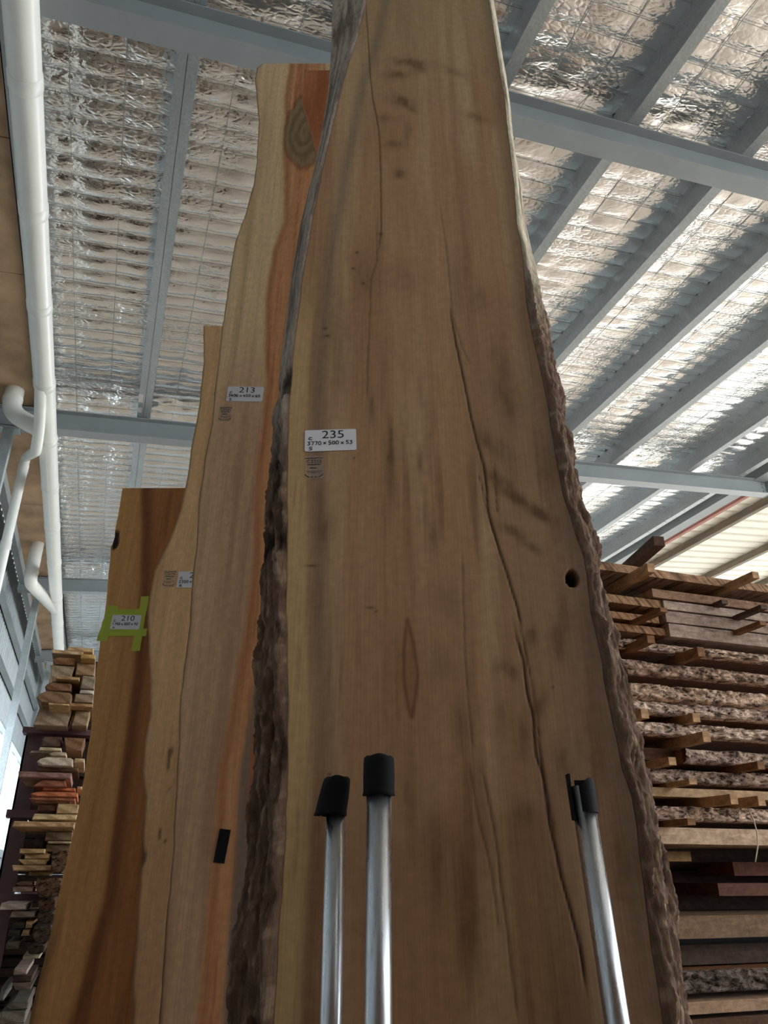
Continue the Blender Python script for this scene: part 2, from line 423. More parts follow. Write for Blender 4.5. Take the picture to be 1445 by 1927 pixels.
# eave lining boards, steel angle and left wall
e = empty('eave_lining', (0, 0, 0)); tag(e, 'brown stained ply boards lining the eave beside the drainpipe', kind='structure')
y = -4.4; random.seed(3); k = 0
while y < 18.5:
    ln = [1.2, 0.9, 1.2, 0.75][k % 4]; k += 1
    z = 0.02 + random.uniform(-.004, .004)
    v = []
    for x in (-1.42, -1.035):
        for yy in (y + .003, y + ln - .003):
            for d in (0, .014): v.append((x, yy, roofz(x, z + d)))
    pydata('ply_board', v, [(0, 4, 6, 2), (1, 3, 7, 5), (0, 1, 5, 4), (2, 6, 7, 3), (0, 2, 3, 1), (4, 5, 7, 6)], M['ply'], e); y += ln
o = MB().box(-1.04, -0.985, -4.5, 18.4, roofz(-1, -.004), roofz(-1, .004)).box(-1.04, -1.034, -4.5, 18.4, roofz(-1, -.004), roofz(-1, .16)).obj('trim_1', M['beam']); tag(o, 'blue-grey steel angle along the foil edge', kind='structure')
o = MB().box(-1.50, -1.42, -4.5, 18.4, roofz(-1.45, -.10), roofz(-1.45, .06)).obj('trim_2', M['beam']); tag(o, 'blue-grey eave purlin along the top of the left wall', kind='structure')
def corrugated(name, axis, a0, a1, z0, z1, off, pitch, depth, material, parent=None):
    n = int((a1 - a0) / pitch * 4); A = np.linspace(a0, a1, n + 1); ph = np.arange(n + 1) % 4
    d = np.where((ph == 1) | (ph == 2), depth, 0.0)
    P = np.zeros((2, n + 1, 3))
    for i, z in enumerate((z0, z1)):
        if axis == 'Y': P[i, :, 0] = off + d; P[i, :, 1] = A
        else: P[i, :, 0] = A; P[i, :, 1] = off + d
        P[i, :, 2] = z
    return grid_mesh(name, P, material, parent, sm=False)
wl = empty('wall_left', (0, 0, 0)); tag(wl, 'grey corrugated left wall with steel girts', kind='structure')
corrugated('cladding_upper', 'Y', -4.6, 19, Z0 + 2.15, roofz(-1.6, 0.25), -1.66, 0.19, 0.03, M['cladding'], wl)
corrugated('cladding_lower', 'Y', -4.6, 19, 0, Z0 + 0.35, -1.66, 0.19, 0.03, M['cladding'], wl)
corrugated('cladding_solid', 'Y', -4.6, 9.0, Z0 + 0.35, Z0 + 2.15, -1.66, 0.19, 0.03, M['cladding'], wl)
for z in (3.35, 2.75, 2.12, 0.37):
    MB().box(-1.62, -1.52, -4.6, 19, Z0 + z - .05, Z0 + z - .046).box(-1.62, -1.612, -4.6, 19, Z0 + z - .05, Z0 + z + .10).obj('girt', M['galv'], wl)
w1 = empty('window_1', (-1.66, 14.0, Z0 + 1.2)); tag(w1, 'strip of bright frosted panels in the left wall', kind='structure')
for k in range(8):
    ya = -5.0 + k * 1.25
    MB().box(-.006, .006, ya + .02, ya + 1.23, -.83, .90).obj('pane', M['frost'], w1)
    MB().box(-.03, .05, ya - .02, ya + .02, -.85, .93).obj('mullion', M['galv'], w1)
o = empty('wall_back', (0, 0, 0)); tag(o, 'grey corrugated far end wall', kind='structure')
corrugated('cladding', 'X', -1.7, 7.7, 0, 5.6, 18.7, 0.19, 0.03, M['cladding'], o)
o = empty('wall_front', (0, 0, 0)); tag(o, 'grey corrugated wall behind the viewer with an added high opening for light', kind='structure')  # high opening added to bring front light onto the slabs
corrugated('cladding', 'X', -1.7, 2.8, 0.0, 5.6, -4.6, 0.19, 0.03, M['cladding'], o)
corrugated('cladding_below_opening', 'X', 2.8, 7.7, 0.0, 2.5, -4.6, 0.19, 0.03, M['cladding'], o)
corrugated('cladding_above_opening', 'X', 2.8, 7.7, 4.2, 5.6, -4.6, 0.19, 0.03, M['cladding'], o)

# awning beyond the open side: red barge flashing, cream sheet with ribs, timber battens
o = pydata('trim_3', [(x, y, roofz(7.67, z)) for y in (-4.5, 18.4) for x, z in ((7.64, -.05), (7.70, -.05), (7.70, .02), (7.64, .02))], [(0, 4, 5, 1), (1, 5, 6, 2), (2, 6, 7, 3), (3, 7, 4, 0)], M['red']); tag(o, 'red flashing strip between the foil roof and the awning', kind='structure')
o = pydata('trim_4', [(x, y, roofz(7.5, z)) for y in (-4.5, 18.4) for x, z in ((7.42, -.02), (7.60, -.02), (7.60, .2), (7.42, .2))], [(0, 4, 5, 1), (1, 5, 6, 2), (2, 6, 7, 3), (3, 7, 4, 0)], M['beam']); tag(o, 'pale blue-grey edge channel of the foil roof', kind='structure')
aw = empty('awning_roof', (0, 0, 0)); tag(aw, 'cream ribbed awning roof beyond the open side', kind='structure')
A = np.concatenate([y0 + np.array([0, .17, .195, .225]) for y0 in np.arange(-4.4, 18.2, 0.25)]); n = len(A)
d = np.tile([0, 0, .04, .04], n // 4)
P = np.zeros((2, n, 3))
for i, x in enumerate((7.70, 12.2)): P[i, :, 0] = x; P[i, :, 1] = A; P[i, :, 2] = roofz(x, 0.055) + d
grid_mesh('roof_sheeting', P, M['whitesheet'], aw, sm=False)
for x in (8.20, 9.72, 11.2):
    v = [(xx, yy, roofz(xx, z)) for yy in (-4.4, 18.3) for xx, z in ((x - .045, -.055), (x + .045, -.055), (x + .045, .05), (x - .045, .05))]
    pydata('batten', v, [(0, 4, 5, 1)[::-1], (1, 5, 6, 2)[::-1], (2, 6, 7, 3)[::-1], (3, 7, 4, 0)[::-1], (0, 1, 2, 3), (7, 6, 5, 4)], M['batten'], aw)
for yy in (-4.0, 6.8, 17.8):
    e = empty('awning_post', (12.0, yy, 0)); tag(e, 'steel post carrying the outer edge of the awning', 'post', 'awning posts', 'structure')
    MB().box(-.05, .05, -.05, .05, 0, roofz(12.0, .05)).obj('post_tube', M['galv'], e); MB().box(-.1, .1, -.1, .1, 0, .012).obj('base_plate', M['galv'], e)

# ------------------------------------------------------------------ white drainpipe under the beams
dp = empty('drainpipe', (-0.86, 0, Z0 + 3.55)); tag(dp, 'white plastic drainpipe with elbow branches hung along the eave', 'pipe')
off = np.array([-0.86, 0, Z0 + 3.55])
def rel(p): return tuple(np.asarray(p) - off)
def on_main(Y): return np.array([-0.845 - 0.012 * (Y - 2.6), Y, Z0 + 3.585 - 0.020 * max(0, Y - 6)])
tube('main_run', [rel(on_main(a)) for a in (-4.4, 2, 6, 8, 10, 12, 14, 17.5)], 0.080, M['pvc'], dp, 32)
for a in (1.2, 2.98, 3.85, 4.75, 5.75, 6.65, 7.6, 8.6, 9.7, 11.0, 12.2, 13.5):
    d = (on_main(a + .1) - on_main(a)) * 10
    tube('coupling', [rel(on_main(a) - d * .045), rel(on_main(a) - d * .04), rel(on_main(a) + d * .04), rel(on_main(a) + d * .045)], [.0805, .0845, .0845, .0805], M['pvc'], dp, 32, caps=False)
def branch(pt, pj, Yj, r):
    top = at_X(*pt, -1.215); j = on_main(Yj)
    low = np.array([top[0], top[1], top[2] - 0.36])
    tube('branch_elbow', [rel((top[0], top[1], roofz(-1.2, .03))), rel(low), rel(j)], r, M['pvc'], dp, 28, fillet=0.14)
    tube('elbow_collar', [rel(low + np.array([0, 0, .10])), rel(low + np.array([0, 0, .15]))], r + .005, M['pvc'], dp, 28, caps=False)
branch((34, 712), None, 6.55, 0.079)
branch((66, 1046), None, 11.6, 0.079)
# thin downpipe taken off the main by a wye
wy = on_main(5.75); r2 = 0.046
pv = at_X(44, 880, -1.19); 
tube('downpipe', [rel(wy + np.array([-.02, 0, -.05])), rel(wy + np.array([-.03, .42, -.14])), rel(wy + np.array([-.04, .62, -.30])), rel((pv[0], pv[1], pv[2] + .12)), rel((pv[0], pv[1], 0.02))], r2, M['pvc'], dp, 24, fillet=0.10)
for zz in (pv[2] - .06, pv[2] - .9):
    tube('downpipe_socket', [rel((pv[0], pv[1], zz)), rel((pv[0], pv[1], zz + .09))], r2 + .004, M['pvc'], dp, 24, caps=False)

# ================================================================== STANDING SLABS
LEAN = math.radians(5.0)
class Plane:                                   # front face of a leaning slab, facing the lens' heading
    def __init__(s, v0, lean=LEAN): s.v0 = v0; s.lean = lean; s.vf = v0 - Z0 * math.tan(lean)
    def hit(s, x, y, back=0.0):                # -> (across, along) on the face (or a plane that far behind it)
        d = ray_h(x, y); es = np.array([0, math.sin(s.lean), math.cos(s.lean)]); n = np.array([0, math.cos(s.lean), -math.sin(s.lean)])
        P0 = np.array([0, s.vf, -Z0]) + n * back
        t = P0.dot(n) / d.dot(n); p = d * t
        return p[0], (p - P0).dot(es)
    def line(s, pts, back=0.0):                # polyline of picture points -> across(along)
        q = sorted((s.hit(x, y, back)[::-1] for x, y in pts)); return np.array([a for a, b in q]), np.array([b for a, b in q])
    def poly(s, pts): return np.array([s.hit(x, y) for x, y in pts])
    def root(s, name, u0=0.0):
        w = h2w((u0, s.vf, 0)); return empty(name, (w[0], w[1], 0), (-s.lean, 0, -YAW))
def dist_poly(x, y, P):
    D = np.full(x.shape, 9.0); T = np.zeros(x.shape)
    for k in range(len(P) - 1):
        a, b = P[k], P[k + 1]; ab = b - a; t = np.clip(((x - a[0]) * ab[0] + (y - a[1]) * ab[1]) / ab.dot(ab), 0, 1)
        d = np.hypot(x - a[0] - t * ab[0], y - a[1] - t * ab[1]); m = d < D
        D = np.where(m, d, D); T = np.where(m, (k + t) / (len(P) - 1), T)
    return D, T
def C(*c): return lin(c)
def mixc(col, c2, f): return col * (1 - f[..., None]) + np.asarray(c2) * f[..., None]

def slab(pl, label, group, u0, Len, left, right, thick, paint_fn, ds=0.005, nx=90, barkL=None, barkR=None, edge=(0.2, 0.14, 0.09), name='timber_slab'):
    """left/right: (s[], x[]) face edges; barkL/barkR: (s[], x[], colour function, relief) back edges."""
    e = pl.root(name, u0); tag(e, label, 'timber slab', group)
    s = np.arange(0, Len + ds * .5, ds); n = len(s)
    wob = lambda sd: 0.0025 * (fbm(s * 18, s * 0 + sd, sd) - 0.5) * 2
    xl = np.interp(s, *left) + wob(1); xr = np.interp(s, *right) + wob(2)
    t = np.linspace(0, 1, nx)
    X = xl[:, None] * (1 - t) + xr[:, None] * t; SS = np.repeat(s[:, None], nx, 1)
    col, dep = paint_fn(X, SS)
    bxl = np.interp(s, barkL[0], barkL[1]) + .009 if barkL else xl; bxr = np.interp(s, barkR[0], barkR[1]) - .006 if barkR else xr
    front = np.stack([X - u0, dep, SS], -1)
    back = np.stack([np.stack([bxl - u0, s * 0 + thick, s], -1), np.stack([bxr - u0, s * 0 + thick, s], -1)], 1)
    allp = np.concatenate([front.reshape(-1, 3), back.reshape(-1, 3)])
    i = np.arange(n * nx).reshape(n, nx); j = n * nx + np.arange(n * 2).reshape(n, 2)
    q = lambda a, b, c, d: np.stack([a, b, c, d], -1).reshape(-1, 4)
    Q = np.concatenate([q(i[:-1, :-1], i[:-1, 1:], i[1:, 1:], i[1:, :-1]), q(j[:-1, 1], j[:-1, 0], j[1:, 0], j[1:, 1]),
                        q(j[:-1, 0], i[:-1, 0], i[1:, 0], j[1:, 0]), q(i[:-1, -1], j[:-1, 1], j[1:, 1], i[1:, -1])])
    me = bpy.data.meshes.new('slab_body')
    caps = [list(i[-1, :]) + [j[-1, 1], j[-1, 0]], list(i[0, ::-1]) + [j[0, 0], j[0, 1]]]
    lv = np.concatenate([Q.reshape(-1), np.array(caps[0]), np.array(caps[1])]).astype(np.int32)
    st = np.concatenate([np.arange(0, Q.size, 4), [Q.size, Q.size + len(caps[0])]]).astype(np.int32)
    me.vertices.add(len(allp)); me.vertices.foreach_set('co', allp.reshape(-1).astype(np.float32))
    me.loops.add(len(lv)); me.loops.foreach_set('vertex_index', lv)
    me.polygons.add(len(st)); me.polygons.foreach_set('loop_start', st)
    me.update(calc_edges=True)
    cc = np.concatenate([col.reshape(-1, 3), np.tile(np.asarray(edge), (n * 2, 1))]); set_col(me, np.clip(cc, 0.004, 1))
    link('slab_body', me, M['face'], e)
    for side, bk in (('L', barkL), ('R', barkR)):
        if not bk: continue
        m = 30; w = np.linspace(0, 1, m); xe = xl if side == 'L' else xr; xb = bxl if side == 'L' else bxr
        sg = -1.0 if side == 'L' else 1.0
        PX = xe[:, None] * (1 - w) + xb[:, None] * w; PY = np.repeat((w * thick)[None], n, 0); PS = np.repeat(s[:, None], m, 1)
        d, c = bk[2](PX, w[None] + 0 * PX, PS)
        fade = smooth(0, 0.06, w) * 1.0 + 0 * s[:, None]
        d = d * fade
        nxv = sg * thick; nyv = -(xb - xe) * sg; nl = np.hypot(nxv, nyv)
        G = np.stack([PX - u0 + d * (nxv / nl)[:, None] , PY + d * (nyv / nl)[:, None] - 0.0006, PS], -1)
        # wrap round to the back so the edge keeps its thickness
        G = np.concatenate([G, np.stack([PX[:, -1:] - u0 - sg * 0.01, PY[:, -1:] + 0.004, PS[:, -1:]], -1)], 1)
        c = np.concatenate([c, c[:, -1:]], 1)
        o = grid_mesh('bark_edge', G, M['bark'], e, np.clip(c, 0.004, 1), flip=(side == 'R') is False)
        o['label'] = 'rough bark edge' 
    return e

# ---- slab 235: the big one
p235 = Plane(1.229)
L235 = [(690, 0), (675, 60), (660, 110), (642, 165), (624, 245), (606, 320), (590, 400), (572, 500), (555, 630), (549, 700), (545, 760), (540, 850), (541, 950), (541, 1050), (538, 1150), (541, 1300), (541, 1400), (540, 1500), (531, 1650), (525, 1750), (520, 1850), (515, 1927)]
L235b = [(621, 0), (620, 90), (613, 180), (600, 265), (580, 350), (561, 430), (540, 560), (526, 690), (510, 800), (501, 950), (494, 1100), (489, 1200), (478, 1400), (460, 1600), (441, 1800), (430, 1927)]
R235 = [(920, 0), (936, 100), (950, 190), (958, 270), (966, 330), (973, 420), (984, 480), (990, 560), (1000, 620), (1014, 680), (1030, 760), (1045, 850), (1060, 930), (1084, 1010), (1099, 1050), (1105, 1080), (1112, 1150), (1134, 1250), (1140, 1300), (1155, 1370), (1172, 1450), (1190, 1500), (1200, 1560), (1205, 1620), (1216, 1700), (1229, 1800), (1245, 1900), (1250, 1927)]
R235b = [(929, 0), (945, 100), (960, 190), (968, 280), (981, 350), (989, 420), (1004, 500), (1022, 600), (1039, 680), (1055, 760), (1070, 850), (1089, 940), (1113, 1010), (1124, 1070), (1140, 1140), (1163, 1230), (1184, 1290), (1194, 1370), (1214, 1460), (1228, 1520), (1240, 1600), (1258, 1700), (1274, 1800), (1288, 1900), (1293, 1927)]
TH = 0.053
cracks235 = [([(843, 560), (858, 650), (871, 708), (889, 801), (912, 886), (918, 963), (941, 1041), (972, 1138), (982, 1188)], 0.0016, 1.0),
             ([(962, 1161), (984, 1239), (991, 1300), (1003, 1351), (1007, 1420), (1021, 1456), (1031, 1533), (1051, 1630), (1077, 1728), (1092, 1789), (1110, 1900)], 0.0017, 1.0),
             ([(975, 1160), (990, 1230), (1003, 1300), (1012, 1360), (1016, 1420), (1030, 1500), (1046, 1580)], 0.0011, 0.7),
             ([(900, 890), (914, 950), (930, 1010)], 0.001, 0.6), ([(930, 870), (932, 920), (936, 970)], 0.001, 0.6),
             ([(687, 0), (691, 54), (696, 145), (702, 193), (713, 247), (716, 327), (717, 429), (712, 480)], 0.0015, 0.65),
             ([(708, 400), (709, 490), (697, 527), (695, 600), (691, 690), (690, 760)], 0.0014, 0.4),
             ([(827, 385), (840, 472), (851, 592), (869, 654), (886, 690)], 0.0014, 0.35),
             ([(868, 1040), (872, 1140), (875, 1230), (882, 1330), (890, 1420)], 0.0014, 0.35), ([(905, 1440), (930, 1560), (945, 1680), (960, 1800), (975, 1927)], 0.0016, 0.5),
             ([(880, 1430), (900, 1540), (925, 1640), (940, 1760)], 0.0016, 0.4)]
smudges235 = [((772, 118), 30, 9, 12, .55), ((748, 140), 26, 9, -8, .5), ((790, 128), 12, 8, 30, .4), ((855, 135), 22, 7, 30, .35), ((757, 190), 22, 11, 20, .5), ((775, 205), 12, 7, 40, .4),
              ((742, 272), 16, 7, 0, .55), ((752, 327), 12, 9, 5, .6), ((768, 245), 7, 24, -12, .3), ((895, 220), 18, 8, 25, .35), ((725, 222), 18, 8, 0, .3),
              ((940, 905), 26, 16, 35, .55), ((975, 940), 34, 12, 35, .6), ((1015, 968), 26, 12, 25, .6), ((965, 1000), 26, 10, 30, .45), ((1000, 1030), 18, 9, 30, .5), ((930, 840), 30, 24, 40, .4),
              ((1035, 880), 26, 40, 20, .25), ((960, 760), 26, 40, 10, .28), ((905, 560), 16, 34, -10, .25), ((940, 700), 20, 50, -8, .3), ((965, 1265), 12, 18, 20, .55), ((1015, 1325), 16, 24, -25, .5), ((1000, 1200), 12, 20, -20, .45),
              ((940, 1255), 14, 14, 0, .35), ((985, 1385), 12, 36, -25, .45), ((1050, 1210), 16, 40, -10, .35), ((830, 1250), 22, 40, 0, .2), ((840, 1130), 26, 30, 20, .22), ((868, 1365), 16, 44, -8, .3), ((945, 1350), 14, 30, -20, .3),
              ((900, 1470), 16, 50, -12, .3), ((985, 1520), 20, 30, -15, .3), ((1060, 1440), 20, 50, -15, .28), ((820, 1620), 14, 90, -4, .35), ((700, 1700), 30, 120, -2, .25), ((770, 1500), 12, 70, 0, .3), ((880, 1720), 20, 90, -8, .3),
              ((640, 640), 26, 60, 0, .18), ((735, 890), 10, 60, -2, .4), ((735, 830), 6, 40, -4, .45), ((700, 770), 7, 34, -3, .35), ((790, 870), 6, 26, -3, .4), ((815, 1010), 9, 34, -8, .4), ((615, 990), 18, 26, 0, .35), ((605, 950), 7, 30, 5, .3),
              ((690, 520), 30, 50, 0, .22), ((760, 520), 30, 30, 0, .18), ((860, 520), 20, 60, 0, .2), ((640, 700), 14, 40, 0, .2), ((1060, 1150), 10, 40, -15, .3), ((1120, 1400), 16, 70, -15, .35), ((1170, 1640), 18, 110, -10, .35)]
def paint235(X, Sv):
    cream, tan, brown = C(186, 154, 116), C(168, 131, 95), C(138, 99, 68)
    g = fbm(X * 26, Sv * 1.3, 1); g2 = fbm(X * 90, Sv * 2.2, 4); cl = fbm(X * 9, Sv * 5, 6)
    col = tan * np.ones(X.shape + (1,))
    col = mixc(col, cream, smooth(0.42, 0.75, g) * 0.75); col = mixc(col, brown, smooth(0.52, 0.78, fbm(X * 34, Sv * 1.6, 21)) * 0.45)
    col = mixc(col, C(166, 126, 96), smooth(0.5, 0.75, cl) * 0.3)
    col *= (0.92 + 0.16 * g2)[..., None]
    col = mixc(col, C(156, 140, 106), smooth(2.1, 3.0, Sv) * 0.3)       # greyer towards the top end
    fl = smooth(0.60, 0.80, fbm(X * 48, Sv * 3.2, 61)) * smooth(1.9, 1.2, Sv)
    col = mixc(col, C(112, 76, 48), fl * .5)
    col = mixc(col, C(150, 106, 76), smooth(.5, .7, fbm(X * 7, Sv * 2.2, 64)) * smooth(.75, .55, fbm(X * 16, Sv * 9, 66)) * .35)
    # sapwood along the bark edge
    xl = np.interp(Sv, *p235.line(L235)); xr = np.interp(Sv, *p235.line(R235))
    w = X - xl
    nz = 0.010 * (fbm(X * 5, Sv * 6, 14) - .5)
    col = mixc(col, C(196, 164, 114), smooth(.042, .030, w + nz * .6) * (.72 - .5 * smooth(.62, .8, fbm(X * 150, Sv * 9, 71))) * smooth(2.0, 1.5, Sv))
    col = mixc(col, C(112, 98, 84), np.exp(-((w + nz - .058) / .015) ** 2) * .6 * smooth(.7, 1.0, Sv))
    col = mixc(col, C(96, 66, 40), np.exp(-((w + nz - .050) / .022) ** 2) * .5 * smooth(1.0, .6, Sv))
    rw = xr - X
    col = mixc(col, C(104, 84, 66), smooth(.055, .004, rw + nz) * .55)
    col = mixc(col, C(120, 98, 80), smooth(.20, .05, rw + nz * 4) * smooth(1.75, 1.4, Sv) * .30)
    for (c, rx, ry, a, k) in smudges235:
        P = p235.poly([c, (c[0] + rx, c[1]), (c[0], c[1] + ry)]); sx = abs(P[1, 0] - P[0, 0]); sy = abs(P[2, 1] - P[0, 1])
        dx, dy = (X - P[0, 0]) / sx, -(Sv - P[0, 1]) / sy
        ca, sa = math.cos(math.radians(a)), math.sin(math.radians(a)); ex = dx * 1.0; ey = dy - dx * math.tan(math.radians(a)) * min(sx / sy, 3)
        wv = 0.7 * (fbm(X * 55, Sv * 26, 33) - .5)
        f = np.exp(-np.clip(ex ** 2 + ey ** 2 + wv * 2, 0, 9)) * k * (0.6 + 0.8 * fbm(X * 80, Sv * 30, 40))
        col = mixc(col, C(88, 62, 38), np.clip(f * 1.3, 0, .8))
    # resin diamond
    D1, t1 = dist_poly(X, Sv, p235.poly([(766, 1165), (760, 1220), (760, 1280), (768, 1330), (775, 1350), (782, 1310), (786, 1270), (778, 1210), (766, 1165)]))
    ins = p235.poly([(772, 1260), (785, 1260), (772, 1345)]); e = ((X - ins[0, 0]) / (ins[1, 0] - ins[0, 0])) ** 2 + ((Sv - ins[0, 1]) / (ins[2, 1] - ins[0, 1])) ** 2
    col = mixc(col, C(120, 68, 40), np.exp(-np.clip(e, 0, 9)) * .35); col = mixc(col, C(86, 40, 20), np.exp(-(D1 / .0035) ** 2) * .6)
    dep = np.zeros(X.shape)
    for pts, wd, k in cracks235:
        P = p235.poly(pts); P = np.stack([np.interp(np.linspace(0, len(P) - 1, 40), np.arange(len(P)), P[:, i]) for i in (0, 1)], 1)
        P[:, 0] += 0.0012 * (fbm(P[:, 1] * 30, P[:, 1] * 0, 3, 3) - .5) * 2
        D, t = dist_poly(X, Sv, P); ta = smooth(0, .08, t) * smooth(1, .92, t)
        col = mixc(col, C(44, 28, 18), np.exp(-(D / (wd * 1.15)) ** 2) * k * ta); dep += 0.0025 * np.exp(-(D / wd) ** 2) * k * ta
        col = mixc(col, C(90, 60, 38), np.exp(-(D / .008) ** 2) * .14 * k * ta)  # soft shadow halo painted along the crack
    # knot hole and small marks
    P = p235.poly([(1076, 1089), (1088, 1089), (1076, 1105)])
    e = np.sqrt(((X - P[0, 0]) / (P[1, 0] - P[0, 0])) ** 2 + ((Sv - P[0, 1]) / (P[2, 1] - P[0, 1])) ** 2)
    col = mixc(col, C(52, 32, 20), smooth(1.1, .85, e)); dep += 0.025 * smooth(1.05, .8, e); col = mixc(col, C(18, 12, 8), smooth(.75, .4, e) * .8)
    for c, r in (((697, 1143), 8), ((708, 1150), 3), ((672, 475), 4), ((616, 632), 5), ((612, 618), 4), ((684, 533), 3), ((716, 440), 5), ((664, 505), 4), ((620, 1457), 3), ((1110, 1085), 4), ((666, 862), 2), ((585, 1065), 12), ((1040, 1293), 2)):
        P = p235.poly([c, (c[0] + r, c[1]), (c[0], c[1] + 2.2)]); e = ((X - P[0, 0]) / (P[1, 0] - P[0, 0])) ** 2 + ((Sv - P[0, 1]) / (P[2, 1] - P[0, 1])) ** 2
        col = mixc(col, C(40, 26, 16), np.exp(-np.clip(e, 0, 9)) * .75)
    return col, dep
def bark235(side):
    def fn(PX, w, Sv):
        sd = 50 if side == 'L' else 80
        rough = smooth(1.65, 1.35, Sv) if side == 'L' else smooth(2.05, 1.6, Sv)
        flake = ridged(w * 3.2 + .6 * fbm(w * 3, Sv * 9, sd), Sv * 7, sd, 4); fine = fbm(w * 12, Sv * 55, sd + 3, 4)
        chunk = fbm(w * 4.5, Sv * 17, sd + 6, 4)
        plate = np.floor(chunk * 9) / 9.0
        d = rough * (0.026 * plate + 0.012 * flake + 0.007 * fine - .010) + (1 - rough) * (0.006 * fbm(w * 3, Sv * 5, sd + 9) + .004 * ridged(w * 4, Sv * 3, sd))
        c = C(120, 96, 80) * np.ones(PX.shape + (1,))
        c = mixc(c, C(172, 148, 124), smooth(.55, .8, fine) * .7); c = mixc(c, C(56, 42, 34), smooth(.48, .28, flake) * .9)
        c = mixc(c, C(80, 60, 48), smooth(.55, .3, chunk) * .6)
        grey = C(172, 156, 142) * np.ones(PX.shape + (1,)) * (0.75 + .5 * fbm(w * 6, Sv * 8, sd + 12))[..., None]
        if side == 'R': grey = C(214, 200, 176) * np.ones(PX.shape + (1,)) * (0.8 + .4 * fbm(w * 6, Sv * 14, sd + 12))[..., None]  # side light on the right edge painted in as a paler colour
        grey = mixc(grey, C(70, 58, 50), smooth(.66, .85, ridged(w * 3, Sv * 2.2, sd + 20)) * .6)
        gmix = (1 - rough) if side == 'R' else np.clip(smooth(1.25, 1.55, Sv), 0, 1)
        c = c * (1 - gmix[..., None]) + grey * gmix[..., None]
        if side == 'L':
            for yy, ln in ((715, 40), (760, 60), (1015, 70), (860, 50)):
                s0 = p235.hit(540, yy)[1]; h = abs(p235.hit(540, yy + ln)[1] - s0) * .5
                f = np.exp(-((Sv - s0) / h) ** 2) * smooth(.5, .62, fbm(w * 4, Sv * 16, sd + 30) + .08); c = mixc(c, C(34, 24, 18), f * .9); d -= .006 * f
        return np.maximum(d, -0.002), c
    return fn
S235 = slab(p235, 'tall wide live-edge slab with bark edges bearing the 235 paper tag', 'leaning slabs', 0.03, 3.77, p235.line(L235), p235.line(R235), TH, paint235, 0.0035, 190,
     p235.line(L235b, TH) + (bark235('L'), 0), p235.line(R235b, TH) + (bark235('R'), 0))

# ---- slab 213
p213 = Plane(1.656)
L213 = [(495, 119), (484, 128), (480, 150), (484, 195), (487, 230), (484, 270), (482, 310), (477, 350), (462, 400), (443, 455), (432, 520), (422, 590), (413, 655), (404, 740), (398, 800), (386, 860), (375, 940), (369, 1026), (364, 1076), (360, 1119), (358, 1173), (349, 1242), (339, 1309), (334, 1438), (325, 1600), (312, 1750), (300, 1927)]
def paint213(X, Sv):
    col = C(236, 202, 156) * np.ones(X.shape + (1,))
    g = fbm(X * 30, Sv * 1.4, 101); g2 = fbm(X * 100, Sv * 2.4, 104)
    ob = p213.line([(535, 180), (533, 300), (535, 350), (530, 420), (513, 470), (500, 560), (497, 650), (499, 720), (490, 800), (478, 930), (475, 1050), (465, 1130), (455, 1200), (440, 1290), (430, 1350), (412, 1440), (405, 1540), (395, 1640), (380, 1750), (370, 1927)])
    xo = np.interp(Sv, *ob); w = X - xo + 0.016 * (fbm(X * 8, Sv * 5, 120) - .5)
    pink = smooth(.24, .02, -w) * smooth(2.2, 1.6, Sv)
    col = mixc(col, C(200, 154, 122), pink * .8); col = mixc(col, C(172, 130, 104), pink * smooth(.5, .75, g) * .5)
    col = mixc(col, C(216, 152, 104), smooth(-.006, .016, w) * smooth(.16, .10, w))
    col = mixc(col, C(232, 178, 130), smooth(.45, .7, fbm(X * 60, Sv * 1.8, 130)) * smooth(0, .02, w) * .6)
    col = mixc(col, C(170, 104, 66), smooth(.55, .72, fbm(X * 130, Sv * 4, 133)) * smooth(0, .015, w) * .6)
    col = mixc(col, C(164, 96, 58), np.exp(-((w - .012) / .010) ** 2) * .55); col = mixc(col, C(164, 96, 58), np.exp(-((w - .055) / .012) ** 2) * .4 * smooth(.4, .7, g))
    gw = .13 - .09 * smooth(2.1, 1.6, Sv)
    col = mixc(col, C(140, 118, 102), smooth(gw, gw + .012, w) * smooth(2.2, 1.9, Sv))
    P = p213.poly([(572, 245), (604, 245), (572, 305)]); rx, ry = P[1, 0] - P[0, 0], abs(P[2, 1] - P[0, 1])
    e = np.sqrt(((X - P[0, 0]) / rx) ** 2 + ((Sv - P[0, 1]) / ry) ** 2) + .5 * (fbm(X * 14, Sv * 8, 140) - .5)
    col = mixc(col, C(158, 134, 100), smooth(1.15, .95, e)); col = mixc(col, C(88, 62, 40), smooth(1.15, .95, e) * (0.5 + 0.5 * np.sin(e * 17 + 3 * fbm(X * 30, Sv * 12, 141))) * .5)
    col = mixc(col, C(110, 64, 36), np.exp(-((e - 1.1) / .08) ** 2) * .5)
    col *= (0.84 + 0.32 * g2)[..., None]; col = mixc(col, C(160, 118, 78), smooth(.55, .8, fbm(X * 22, Sv * 1.2, 150)) * .35)
    xl = np.interp(Sv, *p213.line(L213)); col = mixc(col, C(96, 66, 40), smooth(.006, .0, X - xl) * .8)
    return col, np.zeros(X.shape)
s213, x213 = p213.line(L213)
S213 = slab(p213, 'cream and orange-streaked slab bearing the 213 paper tag, second tallest', 'leaning slabs', -0.2, s213[-1], (s213, x213), (s213, x213 * 0 + 0.10), 0.06, paint213, 0.006, 110)

